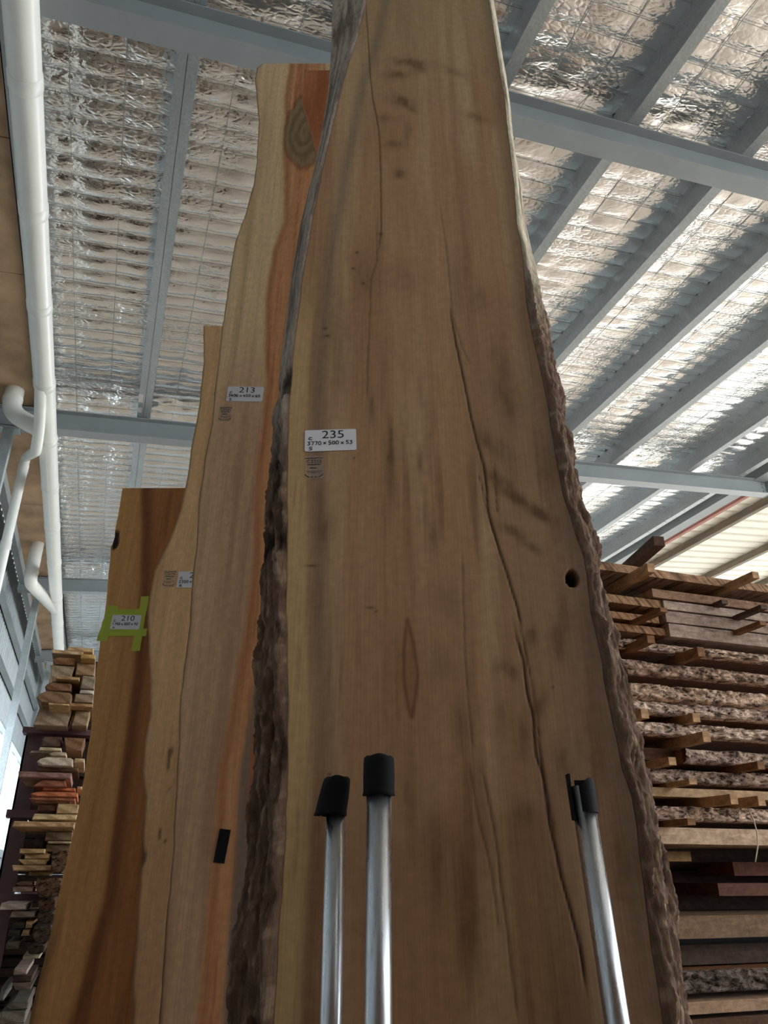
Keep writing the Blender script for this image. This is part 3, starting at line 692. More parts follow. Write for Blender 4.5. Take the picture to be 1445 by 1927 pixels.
# ---- slab 212 and slab 210
p212 = Plane(1.97)
L212 = [(383, 613), (383, 680), (375, 760), (362, 830), (352, 900), (340, 960), (318, 1020), (290, 1075), (281, 1120), (278, 1160), (280, 1210), (283, 1280), (282, 1340), (272, 1400), (268, 1450), (274, 1500), (268, 1600), (262, 1680), (258, 1760), (250, 1850), (252, 1900), (250, 1927)]
def paint212(X, Sv):
    col = C(228, 184, 132) * np.ones(X.shape + (1,)); g = fbm(X * 30, Sv * 1.3, 201)
    col = mixc(col, C(194, 148, 100), smooth(.45, .75, g) * .7); col = mixc(col, C(190, 144, 104), smooth(1.2, .6, Sv) * .6)
    col *= (0.86 + .28 * fbm(X * 100, Sv * 2.4, 204))[..., None]
    xl = np.interp(Sv, *p212.line(L212)); col = mixc(col, C(110, 78, 50), smooth(.008, 0, X - xl) * .7)
    for c, r, q in (((319, 1425), 4, 26), ((266, 1615), 9, 22), ((309, 1583), 3, 3), ((317, 1487), 3, 4), ((278, 1162), 4, 5), ((300, 1570), 2, 12)):
        P = p212.poly([c, (c[0] + r, c[1]), (c[0], c[1] + q)]); e = ((X - P[0, 0]) / (P[1, 0] - P[0, 0])) ** 2 + ((Sv - P[0, 1]) / (P[2, 1] - P[0, 1])) ** 2
        col = mixc(col, C(84, 58, 38), smooth(1.2, .6, e) * .8)
    return col, np.zeros(X.shape)
s212, x212 = p212.line(L212)
S212 = slab(p212, 'plain cream slab with a half-hidden paper tag between slabs 210 and 213', 'leaning slabs', -0.4, s212[-1], (s212, x212), (s212, x212 * 0 - 0.05), 0.05, paint212, 0.007, 80)
p210 = Plane(2.18)
L210 = [(230, 920), (222, 970), (214, 1012), (208, 1030), (207, 1060), (200, 1130), (190, 1200), (180, 1280), (170, 1380), (155, 1480), (140, 1560), (118, 1650), (95, 1760), (70, 1860), (55, 1927)]
def paint210(X, Sv):
    col = C(208, 152, 92) * np.ones(X.shape + (1,)); g = fbm(X * 34, Sv * 1.3, 301)
    bd = p210.line([(262, 925), (263, 1000), (261, 1100), (256, 1180), (243, 1290), (230, 1400), (215, 1500), (203, 1600), (190, 1700), (165, 1780), (150, 1850), (125, 1927)])
    w = X - np.interp(Sv, *bd) + .012 * (fbm(X * 9, Sv * 4, 310) - .5)
    col = mixc(col, C(172, 112, 64), smooth(0, .012, w)); col = mixc(col, C(112, 66, 38), np.exp(-((w - .022) / .020) ** 2) * .75)
    col = mixc(col, C(128, 76, 44), smooth(.5, .7, fbm(X * 50, Sv * 1.5, 320)) * smooth(0, .02, w) * .6)
    col = mixc(col, C(178, 122, 68), smooth(.5, .78, g) * .6); col *= (0.85 + .3 * fbm(X * 110, Sv * 2.4, 304))[..., None]
    xl = np.interp(Sv, *p210.line(L210)); e = X - xl + .02 * (fbm(X * 10, Sv * 6, 330) - .5)
    col = mixc(col, C(70, 44, 26), smooth(.03, 0, e) * .8 * smooth(.7, .3, Sv))
    P = p210.poly([(217, 1016), (225, 1016), (217, 1034)]); k = ((X - P[0, 0]) / (P[1, 0] - P[0, 0])) ** 2 + ((Sv - P[0, 1]) / (P[2, 1] - P[0, 1])) ** 2
    col = mixc(col, C(44, 24, 14), smooth(1.3, .6, k + .8 * (fbm(X * 90, Sv * 60, 340) - .5)))
    return col, 0.008 * smooth(1.2, .5, k)
s210, x210 = p210.line(L210)
S210 = slab(p210, 'short orange-brown slab with yellow-green tape around the 210 paper tag', 'leaning slabs', -0.75, s210[-1], (s210, x210), (s210, x210 * 0 - 0.20), 0.04, paint210, 0.007, 110)

# ---- red board wedged between 213 and 235
pred = Plane(1.46)
Lred = [(573, 132), (570, 160), (568, 190), (577, 220), (586, 245), (597, 290), (590, 500), (560, 800), (505, 1000), (492, 1150), (487, 1210), (481, 1300), (474, 1400), (466, 1500), (462, 1700), (460, 1927)]
def paintred(X, Sv):
    col = C(210, 132, 88) * np.ones(X.shape + (1,)); col = mixc(col, C(176, 100, 62), smooth(.4, .7, fbm(X * 40, Sv * 2, 401)) * .6)
    return col * (0.85 + .3 * fbm(X * 120, Sv * 3, 402))[..., None], np.zeros(X.shape)
sr, xr_ = pred.line(Lred)
Sred = slab(pred, 'narrow reddish-orange board wedged behind the tallest slab', 'leaning slabs', -0.12, sr[-1], (sr, xr_), (sr, xr_ * 0 + 0.02), 0.03, paintred, 0.01, 30, name='timber_board')

# ------------------------------------------------------------------ tags and stickers on the slabs
GL = {'0': [[(.5, 1), (.15, .85), (.02, .5), (.15, .12), (.5, 0), (.85, .15), (.98, .5), (.85, .88), (.5, 1)]], '1': [[(.45, 1), (.5, 0)]],
      '2': [[(.05, .8), (.4, 1), (.85, .8), (.6, .4), (.05, 0), (.95, .02)]], '3': [[(.1, .95), (.85, .95), (.45, .6), (.9, .35), (.6, .02), (.05, .08)]],
      '4': [[(.3, 1), (.05, .45), (.95, .45)], [(.7, .95), (.6, 0)]], '5': [[(.9, 1), (.2, .98), (.12, .58), (.7, .55), (.85, .2), (.5, 0), (.05, .08)]],
      '6': [[(.75, 1), (.2, .6), (.08, .2), (.5, 0), (.9, .25), (.5, .48), (.12, .3)]], '7': [[(.05, .95), (.95, .95), (.45, 0)]],
      '8': [[(.5, .52), (.1, .78), (.5, 1), (.9, .78), (.5, .52), (.05, .22), (.5, 0), (.95, .22), (.5, .52)]],
      'C': [[(.95, .9), (.5, 1), (.1, .5), (.4, .05), (.95, .1)]], 'S': [[(.9, .95), (.3, .9), (.15, .6), (.8, .45), (.75, .1), (.05, 0)]],
      'A': [[(.05, 0), (.5, 1), (.95, 0)], [(.2, .4), (.8, .4)]], 'R': [[(.1, 0), (.1, 1), (.8, .85), (.7, .55), (.15, .5), (.9, 0)]], 'x': [[(.05, .85), (.95, .1)], [(.9, .9), (.1, .05)]]}
def ribbon(mb, pts, w, y):
    for a, b in zip(pts, pts[1:]):
        a = np.array(a); b = np.array(b); d = (b - a) / max(np.hypot(*(b - a)), 1e-6); n = np.array([-d[1], d[0]]) * w; e = d * w * .6
        q = [a - e + n, a - e - n, b + e - n, b + e + n]
        mb.add([(p[0], y, p[1]) for p in q], [(0, 1, 2, 3)])
def hand(text, x, z, cw, ch, w, y, sp=0.35):
    mb = MB(); random.seed(text)
    for chx in text:
        if chx == ' ': x += cw * .55; continue
        h = ch * (0.75 if chx == 'x' else 1) * random.uniform(.92, 1.08); dz = random.uniform(-.06, .06) * ch
        for st in GL[chx]: ribbon(mb, [(x + px * cw, z + dz + pz * h) for px, pz in st], w, y)
        x += cw * (1 + sp)
    return mb
def face_frame(pl, px, py, angle=0.0, name='paper_label', lift=0.0012):
    a, s = pl.hit(px, py); p = np.array([a, pl.vf, -Z0]) + s * np.array([0, math.sin(pl.lean), math.cos(pl.lean)]) + lift * np.array([0, -math.cos(pl.lean), math.sin(pl.lean)])
    w = h2w(p); e = empty(name, (w[0], w[1], w[2] + Z0))
    e.rotation_mode = 'QUATERNION'
    e.rotation_quaternion = (Matrix.Rotation(-YAW, 3, 'Z') @ Matrix.Rotation(-pl.lean, 3, 'X') @ Matrix.Rotation(angle, 3, 'Y')).to_quaternion()
    return e
def font(txt, size, x, z, y, parent, material, sx=1.0, name='printed_number'):
    c = bpy.data.curves.new(name, 'FONT'); c.body = txt; c.size = size; c.align_x = 'CENTER'; c.extrude = 0.0
    o = bpy.data.objects.new(name, c); COL.objects.link(o); o.parent = parent; c.materials.append(material)
    me = bpy.data.meshes.new_from_object(o); bpy.data.objects.remove(o)
    if not me.materials: me.materials.append(material)
    o = bpy.data.objects.new(name, me); COL.objects.link(o); o.parent = parent
    o.rotation_euler = (math.pi / 2, 0, 0); o.location = (x, y, z); o.scale = (sx, 1, 1); return o
def paper(pl, c, size, angle, num, line2, l3, label, w=.0008):
    e = face_frame(pl, *c, angle); tag(e, label, 'label', 'paper tags on the slabs'); a, b = size[0] / 2, size[1] / 2
    r = .003; v = []; ys = (-.0004, .0004)
    for yy in ys:
        for cx, cz, q in ((a - r, b - r, 0), (-a + r, b - r, 1), (-a + r, -b + r, 2), (a - r, -b + r, 3)):
            for k in range(4): t = math.radians(90 * q + 30 * k); v.append((cx + r * math.cos(t), yy, cz + r * math.sin(t)))
    f = [tuple(range(16))[::-1][::-1], tuple(range(31, 15, -1))] + [(i, 16 + i, 16 + (i + 1) % 16, (i + 1) % 16) for i in range(16)]
    root = e; e = pydata('paper', v, f, M['paper'], root)
    font(num, size[1] * .52, size[0] * .05, size[1] * .09, -.0008, e, M['ink'], 1.15)
    cw = size[0] * .046; ch = size[1] * .17
    hand(line2, -a + size[0] * .055, -size[1] * .21, cw * 1.13, ch, w, -.0009).obj('handwritten_size', M['ink'], e)
    hand('C', -a + size[0] * .07, size[1] * .03, cw * 1.6, ch * .75, w, -.0009).obj('handwritten_letter', M['ink'], e)
    hand(l3, -a + size[0] * .08, -size[1] * .45, cw * 1.6, ch * .8, w, -.0009).obj('handwritten_letter', M['ink'], e)
    return root
paper(p235, (622, 829), (.1005, .0505), math.radians(-2.2), '235', '3770 x 500 x 53', 'S', 'white paper tag printed 235 on the tallest slab')
paper(p213, (461, 742), (.0985, .0510), math.radians(1.2), '213', '3400 x 450 x 60', 'S', 'white paper tag printed 213 on the cream and orange slab')
paper(p212, (367, 1091), (.098, .0500), math.radians(0.0), '212', '2300 x 500 x 50', 'R', 'white paper tag half hidden behind the slab edge')
paper(p210, (237, 1171), (.088, .0460), math.radians(0.5), '210', '1740 x 880 x 40', 'A', 'white paper tag printed 210 framed by yellow-green tape')
def sticker(pl, c, code, label, sc=1.0, angle=0.0):
    e = face_frame(pl, *c, angle, 'clear_sticker', .0010); tag(e, label, 'sticker', 'clear printed stickers on the slabs'); w, h = .036 * sc, .052 * sc
    MB().box(-w / 2, w / 2, -.0002, .0002, -h / 2, h / 2).obj('film', M['film'], e); root = e; e = root.children[0]
    font(code, .0105 * sc, 0, h * .19, -.0006, e, M['fadedink'], 1.05, 'printed_code')
    mb = MB(); Yk = -.0005
    for z, x0, x1, t in ((.40, -.48, -.2, .0008), (.405, -.17, .04, .0008), (.41, .06, .48, .0008), (.115, -.34, .02, .0008), (.12, .05, .34, .0008), (-.165, -.42, .42, .0003), (-.215, -.36, .38, .0003), (-.25, -.14, .12, .0003), (-.03, -.2, -.11, .0012), (-.03, -.09, .12, .0010)):
        ribbon(mb, [(x0 * w, z * h), (x1 * w, z * h)], t * sc, Yk)
    for sg in (-1, 1): ribbon(mb, [(sg * .47 * w, -.30 * h), (sg * .42 * w, -.355 * h), (sg * .33 * w, -.40 * h), (sg * .24 * w, -.43 * h)], .0008 * sc, Yk)
    for x in (-.10, .10): ribbon(mb, [(x * w - .0008, -.42 * h), (x * w + .0008, -.42 * h)], .0012 * sc, Yk)
    mb.obj('printed_lines', M['fadedink'], e); return root
sticker(p235, (591, 880), 'C235S', 'clear sticker printed C235S below the 235 tag', 1.0, math.radians(-2))
sticker(p213, (424, 779), 'C213S', 'clear sticker printed C213S below the 213 tag', .95)
sticker(p212, (319, 1089), 'C212S', 'clear sticker printed C212S beside the half-hidden tag', 1.0)
def tape(pl, a, b, w, lab, lift):
    A = np.array(pl.hit(*a)); B = np.array(pl.hit(*b)); c = ((a[0] + b[0]) / 2, (a[1] + b[1]) / 2); d = B - A; ln = np.hypot(*d)
    e = face_frame(pl, *c, -math.atan2(d[1], d[0]), 'tape_strip', lift); tag(e, lab, 'tape', 'yellow-green tape strips')
    n = 8; v = []; f = []; random.seed(lab)
    for k in range(n + 1):
        x = -ln / 2 + ln * k / n; j = random.uniform(-.0012, .0012) * (1 if 0 < k < n else 0)
        for zz in (-w / 2 + j, w / 2 + j): v += [(x + (random.uniform(-.002, .002) if k in (0, n) else 0), -.0003, zz), (x, .0002, zz)]
    for k in range(n): q = 4 * k; f += [(q, q + 4, q + 6, q + 2), (q + 1, q + 3, q + 7, q + 5), (q, q + 1, q + 5, q + 4), (q + 2, q + 6, q + 7, q + 3)]
    f += [(0, 2, 3, 1), (4 * n, 4 * n + 1, 4 * n + 3, 4 * n + 2)]
    pydata('tape_film', v, f, M['tape'], e); return e
tape(p210, (213, 1140), (192, 1206), .032, 'yellow-green tape strip slanting down the outer end of the 210 tag', .0008)
tape(p210, (201, 1153), (268, 1153), .022, 'yellow-green tape strip across the top of the 210 tag', .0009)
tape(p210, (196, 1190), (276, 1190), .024, 'yellow-green tape strip across the bottom of the 210 tag', .0010)
tape(p210, (273, 1122), (256, 1224), .024, 'long upright yellow-green tape strip beside slab 212', .0011)
e = face_frame(p213, 418, 1592, math.radians(6), 'tape_patch', .0009); tag(e, 'small black tape patch on the lower edge of the orange-streaked slab', 'tape')
MB().box(-.011, .011, -.0004, .0003, -.031, .031).obj('patch_film', M['blacktape'], e)

# ================================================================== STEEL POLES IN FRONT
def pole(px, py, t, r, tilt, label, capw, caph, kind):
    d = ray_h(px, py) * t; w = h2w(d); top = w[2] + Z0
    e = empty('steel_pole', (w[0], w[1], 0)); e.rotation_euler = (0, 0, -YAW); tag(e, label, 'pole', 'capped steel poles')
    sh = math.tan(tilt)
    # shift so that the top stays put when the pole leans
    tube('pole_tube', [(sh * top, 0, 0.012), (0, 0, top - .004)], r, M['pole'], e, 32)
    MB().box(sh * top - .024, sh * top + .024, -.04, .04, 0, .012).obj('base_plate', M['pole'], e)
    v = []; f = []; seg = 28
    if kind != 'loose':
        prof = [(0, top + .004), (capw * .80, top + .004), (capw * .97, top + .001), (capw, top - .006), (capw * 1.02, top - caph * .5), (capw * 1.0, top - caph * .9), (capw * 1.06, top - caph), (r * 1.0, top - caph)]
        for pr, z in prof:
            for j in range(seg):
                a = 2 * math.pi * j / seg; flat = 1 + .05 * math.cos(2 * a + 1) + .02 * math.sin(5 * a)
                rr = pr * flat; x = rr * math.cos(a); k = (top - z) / caph
                if kind == 'slant': x += -.005 * k - (.006 * k if math.cos(a) < -.3 else 0)
                v.append((x + sh * (top - z), rr * math.sin(a), z + .0015 * math.sin(3 * a)))
        for k in range(len(prof) - 1):
            for j in range(seg): f.append((k * seg + j, k * seg + (j + 1) % seg, (k + 1) * seg + (j + 1) % seg, (k + 1) * seg + j))
        f = [q[::-1] for q in f]
        pydata('tape_cap', v, f, M['blacktape'], e, True)
    else:
        # a wrap that has come undone: a curved sleeve and a loose flap standing off the tube
        n = 22; th = .0022
        for i in range(n + 1):
            a = math.radians(-112 + 215 * i / n); rr = r + .0015 + .0012 * math.sin(a * 3)
            cut = .010 * smooth(-60, -112, math.degrees(a)) if True else 0
            for z, dr in ((top + .006 - float(cut), 0), (top - caph, 0), (top - caph, th), (top + .006 - float(cut), th)):
                v.append(((rr + dr) * math.cos(a) + sh * (top - z), (rr + dr) * math.sin(a), z))
        for i in range(n):
            for k in range(4): f.append((i * 4 + k, i * 4 + (k + 1) % 4, i * 4 + 4 + (k + 1) % 4, i * 4 + 4 + k))
        f += [(0, 1, 2, 3), (4 * n + 3, 4 * n + 2, 4 * n + 1, 4 * n)]
        pydata('tape_cap', v, f, M['blacktape'], e)
        v = []; f = []
        for i in range(9):
            k = i / 8; z = top + .012 - k * .062
            for dx, dy in ((-.0205 - .0015 * math.sin(k * 3), -.013), (-.0200, .006), (-.0160, .006), (-.0172 - .0010 * math.sin(k * 3), -.013)):
                v.append((dx + sh * (top - z) + .001, dy, z))
        for i in range(8):
            for k in range(4): f.append((i * 4 + k, i * 4 + (k + 1) % 4, i * 4 + 4 + (k + 1) % 4, i * 4 + 4 + k))
        f += [(0, 1, 2, 3), (35, 34, 33, 32)]
        pydata('tape_flap', v, f, M['blacktape'], e)
    return e
pole(634, 1468, 1.075, .0138, 0.0, 'thin dull steel pole with a black cap, beside the bark edge', .0185, .046, 'slant')
pole(713, 1428, 1.060, .0169, 0.0, 'taller steel pole with a square black cap standing mid slab', .0205, .048, 'square')
pole(1092, 1474, 1.12, .0162, math.radians(3.0), 'leaning steel pole whose black tape wrap has come loose', .0200, .040, 'loose')

# ================================================================== STICKERED STACK, RIGHT
YS = 2.30
GAPS = []
def stack_slab(y0, y1, style, color, label, xs=None, xe=None, depth=0.75, seed=0, dy=0.0, name='timber_slab'):
    Y = YS + dy
    zt = at_Y(1400, y0, Y)[2]; zb = at_Y(1400, y1, Y)[2]
    xa = at_Y(xs, (y0 + y1) / 2, Y)[0] if xs else 1.42; xb = at_Y(xe, (y0 + y1) / 2, Y)[0] if xe else 4.1
    e = empty(name, ((xa + xb) / 2, Y, zb)); tag(e, label, 'timber slab', 'slabs in the stickered stack'); e.color = (1, 1, 1, 1)
    ox = (xa + xb) / 2; T = zt - zb
    n = max(6, int((xb - xa) / (.006 if style == 'bark' else .0125))); m = 14
    X = np.linspace(xa, xb, n)
    bark = style == 'bark'
    wv = 0.012 * (fbm(X * 2.2, X * 0 + seed, seed, 3) - .5) * (2 if bark else .35)
    body = MB()
    ins = 0.012 if bark else 0.0
    P = np.zeros((n, 6, 3)); zw = (0.016 if bark else .006) * (fbm(X * 2.5, X * 0 + 7, seed + 2) - .5)
    for k, (yy, zz) in enumerate(((ins, 0), (depth, 0), (depth, T), (ins, T), (ins, T), (ins, 0))):
        P[:, k, 0] = X - ox; P[:, k, 1] = yy + (wv if yy < .1 else 0); P[:, k, 2] = zz + zw * (.4 if zz > 0 else .4)
    ii = np.arange(n * 4).reshape(n, 4); Q = []
    V = P[:, :4].reshape(-1, 3)
    for k in range(4):
        a, b = ii[:, k], ii[:, (k + 1) % 4]; Q += list(zip(a[:-1], a[1:], b[1:], b[:-1]))
    Q += [tuple(ii[0]), tuple(ii[-1][::-1])]
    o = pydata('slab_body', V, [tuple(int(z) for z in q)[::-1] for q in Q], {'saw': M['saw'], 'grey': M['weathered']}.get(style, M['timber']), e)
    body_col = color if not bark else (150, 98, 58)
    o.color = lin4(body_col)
    if bark:
        h = np.linspace(0, 1, m); HH, XX = np.meshgrid(h, X)
        pl_ = np.floor(fbm(XX * 14, HH * 2.2 + seed, seed + 9, 3) * 9) / 9
        d = .034 * (fbm(XX * 7, HH * 2.0 + seed, seed, 4) - .35) + .030 * (pl_ - .4) + .016 * ridged(XX * 26, HH * 3 + seed, seed + 3, 3) + .014 * (fbm(XX * 60, HH * 9, seed + 5, 3) - .5)
        d = np.maximum(d, .003) * smooth(0, .12, HH) ** .6
        lip = .006 * (fbm(XX * 30, HH * 3, seed + 8) - .5)
        B = np.stack([XX - ox, ins + wv[:, None] - d - .001 + .014 * (1 - HH) ** 2 * 0, HH * T + zw[:, None] * .4 + lip * (HH > .9)], -1)
        B = np.concatenate([np.stack([XX[:, :1] - ox, 0 * XX[:, :1] + ins + .02, HH[:, :1] * T - .0008], -1), B, np.stack([XX[:, -1:] - ox, 0 * XX[:, :1] + ins + .02, HH[:, -1:] * T + .001], -1)], 1)
        bo = grid_mesh('bark_edge', B, M['barkedge'], e, flip=True); bo.color = lin4(color); bo['label'] = 'rough flaking bark edge'
    GAPS.append((zb, zt)); return e
brn, pale, gry = (150, 112, 84), (196, 164, 134), (140, 122, 108)
stack_slab(1095, 1109, 'saw', (172, 132, 100), 'topmost slab of the stack under the awning, with diagonal saw marks', seed=1)
stack_slab(1130, 1145, 'grey', (150, 118, 94), 'brown weathered plank directly under the topmost stack slab', xs=1231, seed=2)
stack_slab(1149, 1164, 'grey', (176, 156, 140), 'grey weathered plank with nail holes, second under the topmost stack slab', xs=1252, seed=3)
stack_slab(1167, 1187, 'grey', (164, 142, 126), 'grey weathered plank, third under the topmost stack slab', xs=1256, seed=4)
stack_slab(1190, 1213, 'grey', (172, 150, 134), 'wide grey plank, lowest of the weathered planks in the stack', xs=1262, seed=5)
stack_slab(1150, 1164, 'saw', (166, 126, 92), 'short saw-marked plank end beside the tall slab, just under the stack top', xe=1247, seed=6, dy=.01)
stack_slab(1180, 1192, 'saw', (160, 118, 84), 'short saw-marked plank end beside the tall slab, middle of three', xe=1243, seed=7, dy=.015)
stack_slab(1200, 1213, 'saw', (158, 116, 84), 'short saw-marked plank end beside the tall slab, lowest of three', xe=1258, seed=8, dy=.02)
stack_slab(1228, 1243, 'bark', (226, 196, 174), 'bark-edged slab just below the grey weathered planks', seed=9)
stack_slab(1265, 1286, 'bark', (208, 176, 154), 'second bark-edged slab below the grey weathered planks', seed=10)
stack_slab(1305, 1331, 'bark', (226, 194, 168), 'third bark-edged slab below the grey planks, with thick shaggy bark', seed=11)
stack_slab(1336, 1356, 'bark', (232, 204, 184), 'fourth bark-edged slab below the grey planks', seed=12)
stack_slab(1372, 1394, 'bark', (236, 208, 188), 'pale bark-edged slab at mid height of the stack', seed=13)
stack_slab(1416, 1441, 'bark', (196, 170, 152), 'dark bark-edged slab just below mid height of the stack', xs=1290, seed=14)
stack_slab(1418, 1440, 'timber', (96, 62, 42), 'dark brown plank end beside the tall slab at mid stack', xe=1284, seed=24, dy=.05)
stack_slab(1455, 1480, 'bark', (184, 158, 140), 'darkest bark-edged slab above the smooth board', seed=15)
stack_slab(1488, 1504, 'timber', (190, 156, 118), 'smooth tan board between bark-edged slabs low in the stack', seed=16)
stack_slab(1522, 1548, 'bark', (220, 190, 168), 'lowest bark-edged slab of the bright part of the stack', seed=17)
stack_slab(1560, 1590, 'timber', (204, 172, 142), 'pale smooth beam under the bark-edged slabs', seed=18)
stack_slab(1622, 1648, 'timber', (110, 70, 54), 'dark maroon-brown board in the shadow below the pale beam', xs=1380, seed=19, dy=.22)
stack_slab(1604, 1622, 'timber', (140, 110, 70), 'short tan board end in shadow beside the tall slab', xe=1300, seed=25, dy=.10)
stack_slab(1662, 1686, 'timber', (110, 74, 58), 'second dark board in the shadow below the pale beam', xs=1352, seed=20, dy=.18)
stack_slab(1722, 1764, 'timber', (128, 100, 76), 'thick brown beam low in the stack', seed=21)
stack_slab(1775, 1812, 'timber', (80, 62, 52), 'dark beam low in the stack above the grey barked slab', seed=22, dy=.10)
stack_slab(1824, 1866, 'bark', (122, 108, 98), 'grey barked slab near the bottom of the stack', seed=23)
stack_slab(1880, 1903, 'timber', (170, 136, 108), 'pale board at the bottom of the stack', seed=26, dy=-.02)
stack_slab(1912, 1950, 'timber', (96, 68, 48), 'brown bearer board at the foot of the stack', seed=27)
stack_slab(1596, 1634, 'timber', (84, 64, 54), 'added dark board filling the shaded gap under the pale beam', seed=31, dy=.42, depth=.3)  # three dark boards added to close the gap in place of shade
stack_slab(1637, 1674, 'timber', (78, 58, 50), 'second added dark board filling the shaded gap under the pale beam', seed=32, dy=.42, depth=.3)
stack_slab(1677, 1718, 'timber', (84, 62, 50), 'lowest added dark board filling the shaded gap under the pale beam', seed=33, dy=.42, depth=.3)
zlow = min(g[0] for g in GAPS)
for k, xx in enumerate((1.7, 2.6, 3.5)):
    o = MB().box(-.05, .05, 0, .7, -zlow + .001, -.001).obj('stack_bearer', M['timber']); o.location = (xx, YS + .03, zlow); o.color = lin4((110, 80, 58))
    tag(o, ['timber bearer under the slab stack, nearest the tall slab', 'middle timber bearer under the slab stack', 'outermost timber bearer under the slab stack'][k], 'bearer', 'bearers under the slab stack')
GAPS.sort()
sticks = [((1225, 1069), .13, 0, 'pale spacer stick end just below the topmost stack slab'), ((1422, 1082), .15, 0, 'longest pale spacer stick jutting out against the awning'), ((1364, 1133), .05, 2, 'short grey spacer stick end on the weathered planks'),
          ((1436, 1134), .15, 2, 'dark spacer stick jutting over the grey weathered planks'), ((1248, 1141), .15, 1, 'long tan spacer stick beside the saw-marked plank ends'), ((1434, 1164), .14, 1, 'brown spacer stick low across the grey weathered planks'),
          ((1225, 1203), .13, 1, 'grey-ended spacer stick beside the tall slab below the plank ends'), ((1318, 1219), .12, 1, 'dark spacer stick under the wide grey plank'), ((1212, 1333), .06, 0, 'spacer stick end at the tall slab edge, mid stack'), ((1309, 1343), .06, 0, 'spacer stick end under the shaggy bark slab'),
          ((1329, 1384), .12, 0, 'pale-ended spacer stick under the fourth bark-edged slab'), ((1265, 1431), .10, 0, 'spacer stick end beside the dark brown plank end'), ((1432, 1441), .11, 1, 'spacer stick below the dark bark-edged slab'), ((1303, 1465), .12, 0, 'bright-ended spacer stick across the darkest bark edge'),
          ((1381, 1503), .14, 0, 'long tan spacer stick across the smooth tan board'), ((1434, 1511), .12, 0, 'spacer stick right under the smooth tan board'), ((1301, 1546), .12, 1, 'dark spacer stick under the lowest bark edge')]
for (ex, ey), ln, tone, lab in sticks:
    p = at_Y(ex, ey, YS - ln); zc = p[2]
    h = .026
    best = min(((abs((GAPS[i][1] + GAPS[i + 1][0]) / 2 - zc), (GAPS[i][1] + GAPS[i + 1][0]) / 2, GAPS[i + 1][0] - GAPS[i][1]) for i in range(len(GAPS) - 1) if GAPS[i + 1][0] - GAPS[i][1] > .004), key=lambda q: q[0])
    if best[0] < .02: zc = best[1]; h = min(max(best[2] * .98, .016), .034)
    o = pydata('spacer_stick', *box_vf(-.015, .015, 0, ln + .5, -h / 2, h / 2), M['timber']); o.location = (p[0], YS - ln, zc); o.rotation_euler = (0, 0, random.uniform(-.03, .03))
    o.color = lin4([(190, 148, 108), (140, 98, 66), (92, 74, 62)][tone]); tag(o, lab, 'spacer stick', 'spacer sticks in the slab stack')
# leaning offcut on top of the stack
a = at_Y(1190, 1062, 2.45); b = at_Y(1240, 1018, 2.22)
d = Vector(b - a); o = pydata('timber_offcut', *box_vf(-.022, .022, -.02, .02, -(a[2] - at_Y(1400, 1095, YS)[2]) / d.normalized().z - .004, d.length), M['timber']); o.location = a; o.rotation_euler = d.to_track_quat('Z', 'Y').to_euler(); o.color = lin4((96, 72, 56))
tag(o, 'dark square timber offcut sticking up from the top of the stack', 'offcut')
pt = [at_Y(x, y, YS - .05) for x, y in ((1407, 1521), (1417, 1540), (1424, 1565), (1426, 1590), (1423, 1610), (1421, 1622))]
o = tube('twine', [tuple(q - pt[0]) for q in pt], .0022, M['twine'], None, 8); o.location = pt[0]; tag(o, 'thin pale twine hanging in a curve down the stack', 'twine')

# ================================================================== TIMBER RACK, FAR LEFT
YR = 4.3
def rackpt(x, y, Y=YR): return at_Y(x, y, Y)
rk = empty('timber_rack', (rackpt(100, 1500)[0], YR + .6, 0)); tag(rk, 'maroon steel storage rack holding timber ends at the left wall', 'rack')
rx, ry = rk.location.x, rk.location.y
def rbox(name, x0, y0, x1, y1, Ya, Yb, material=M['maroon']):
    a = rackpt(x0, y0, Ya); b = rackpt(x1, y1, Ya)
    return MB().box(a[0] - rx, b[0] - rx, Ya - ry, Yb - ry, b[2], a[2]).obj(name, material, rk)
au = rackpt(46, 1390, YR + .25); bu = rackpt(79, 1390, YR + .25)
utop = rackpt(44, 1367, YR + .18)[2]
for yy in (YR + .30, YR + 2.2):
    MB().box(au[0] - rx, bu[0] - rx, yy - ry, yy + .012 - ry, 0, utop).box(au[0] - rx, au[0] + .010 - rx, yy - ry, yy + .16 - ry, 0, utop).obj('rack_upright', M['maroon'], rk)
BEAMZ = []
for (x0, y0, x1, y1) in ((44, 1367, 164, 1384), (13, 1523, 170, 1541), (0, 1683, 160, 1697)):
    a = rackpt(x0, y0, YR + .18); b = rackpt(x1, y1, YR + .18)
    BEAMZ.append((b[2], a[2]))
    for dy in (0, 1.9):
        MB().box(min(a[0], au[0]) - rx, .35 - rx, YR + .18 + dy - ry, YR + .29 + dy - ry, b[2], a[2]).obj('rack_beam', M['maroon'], rk)
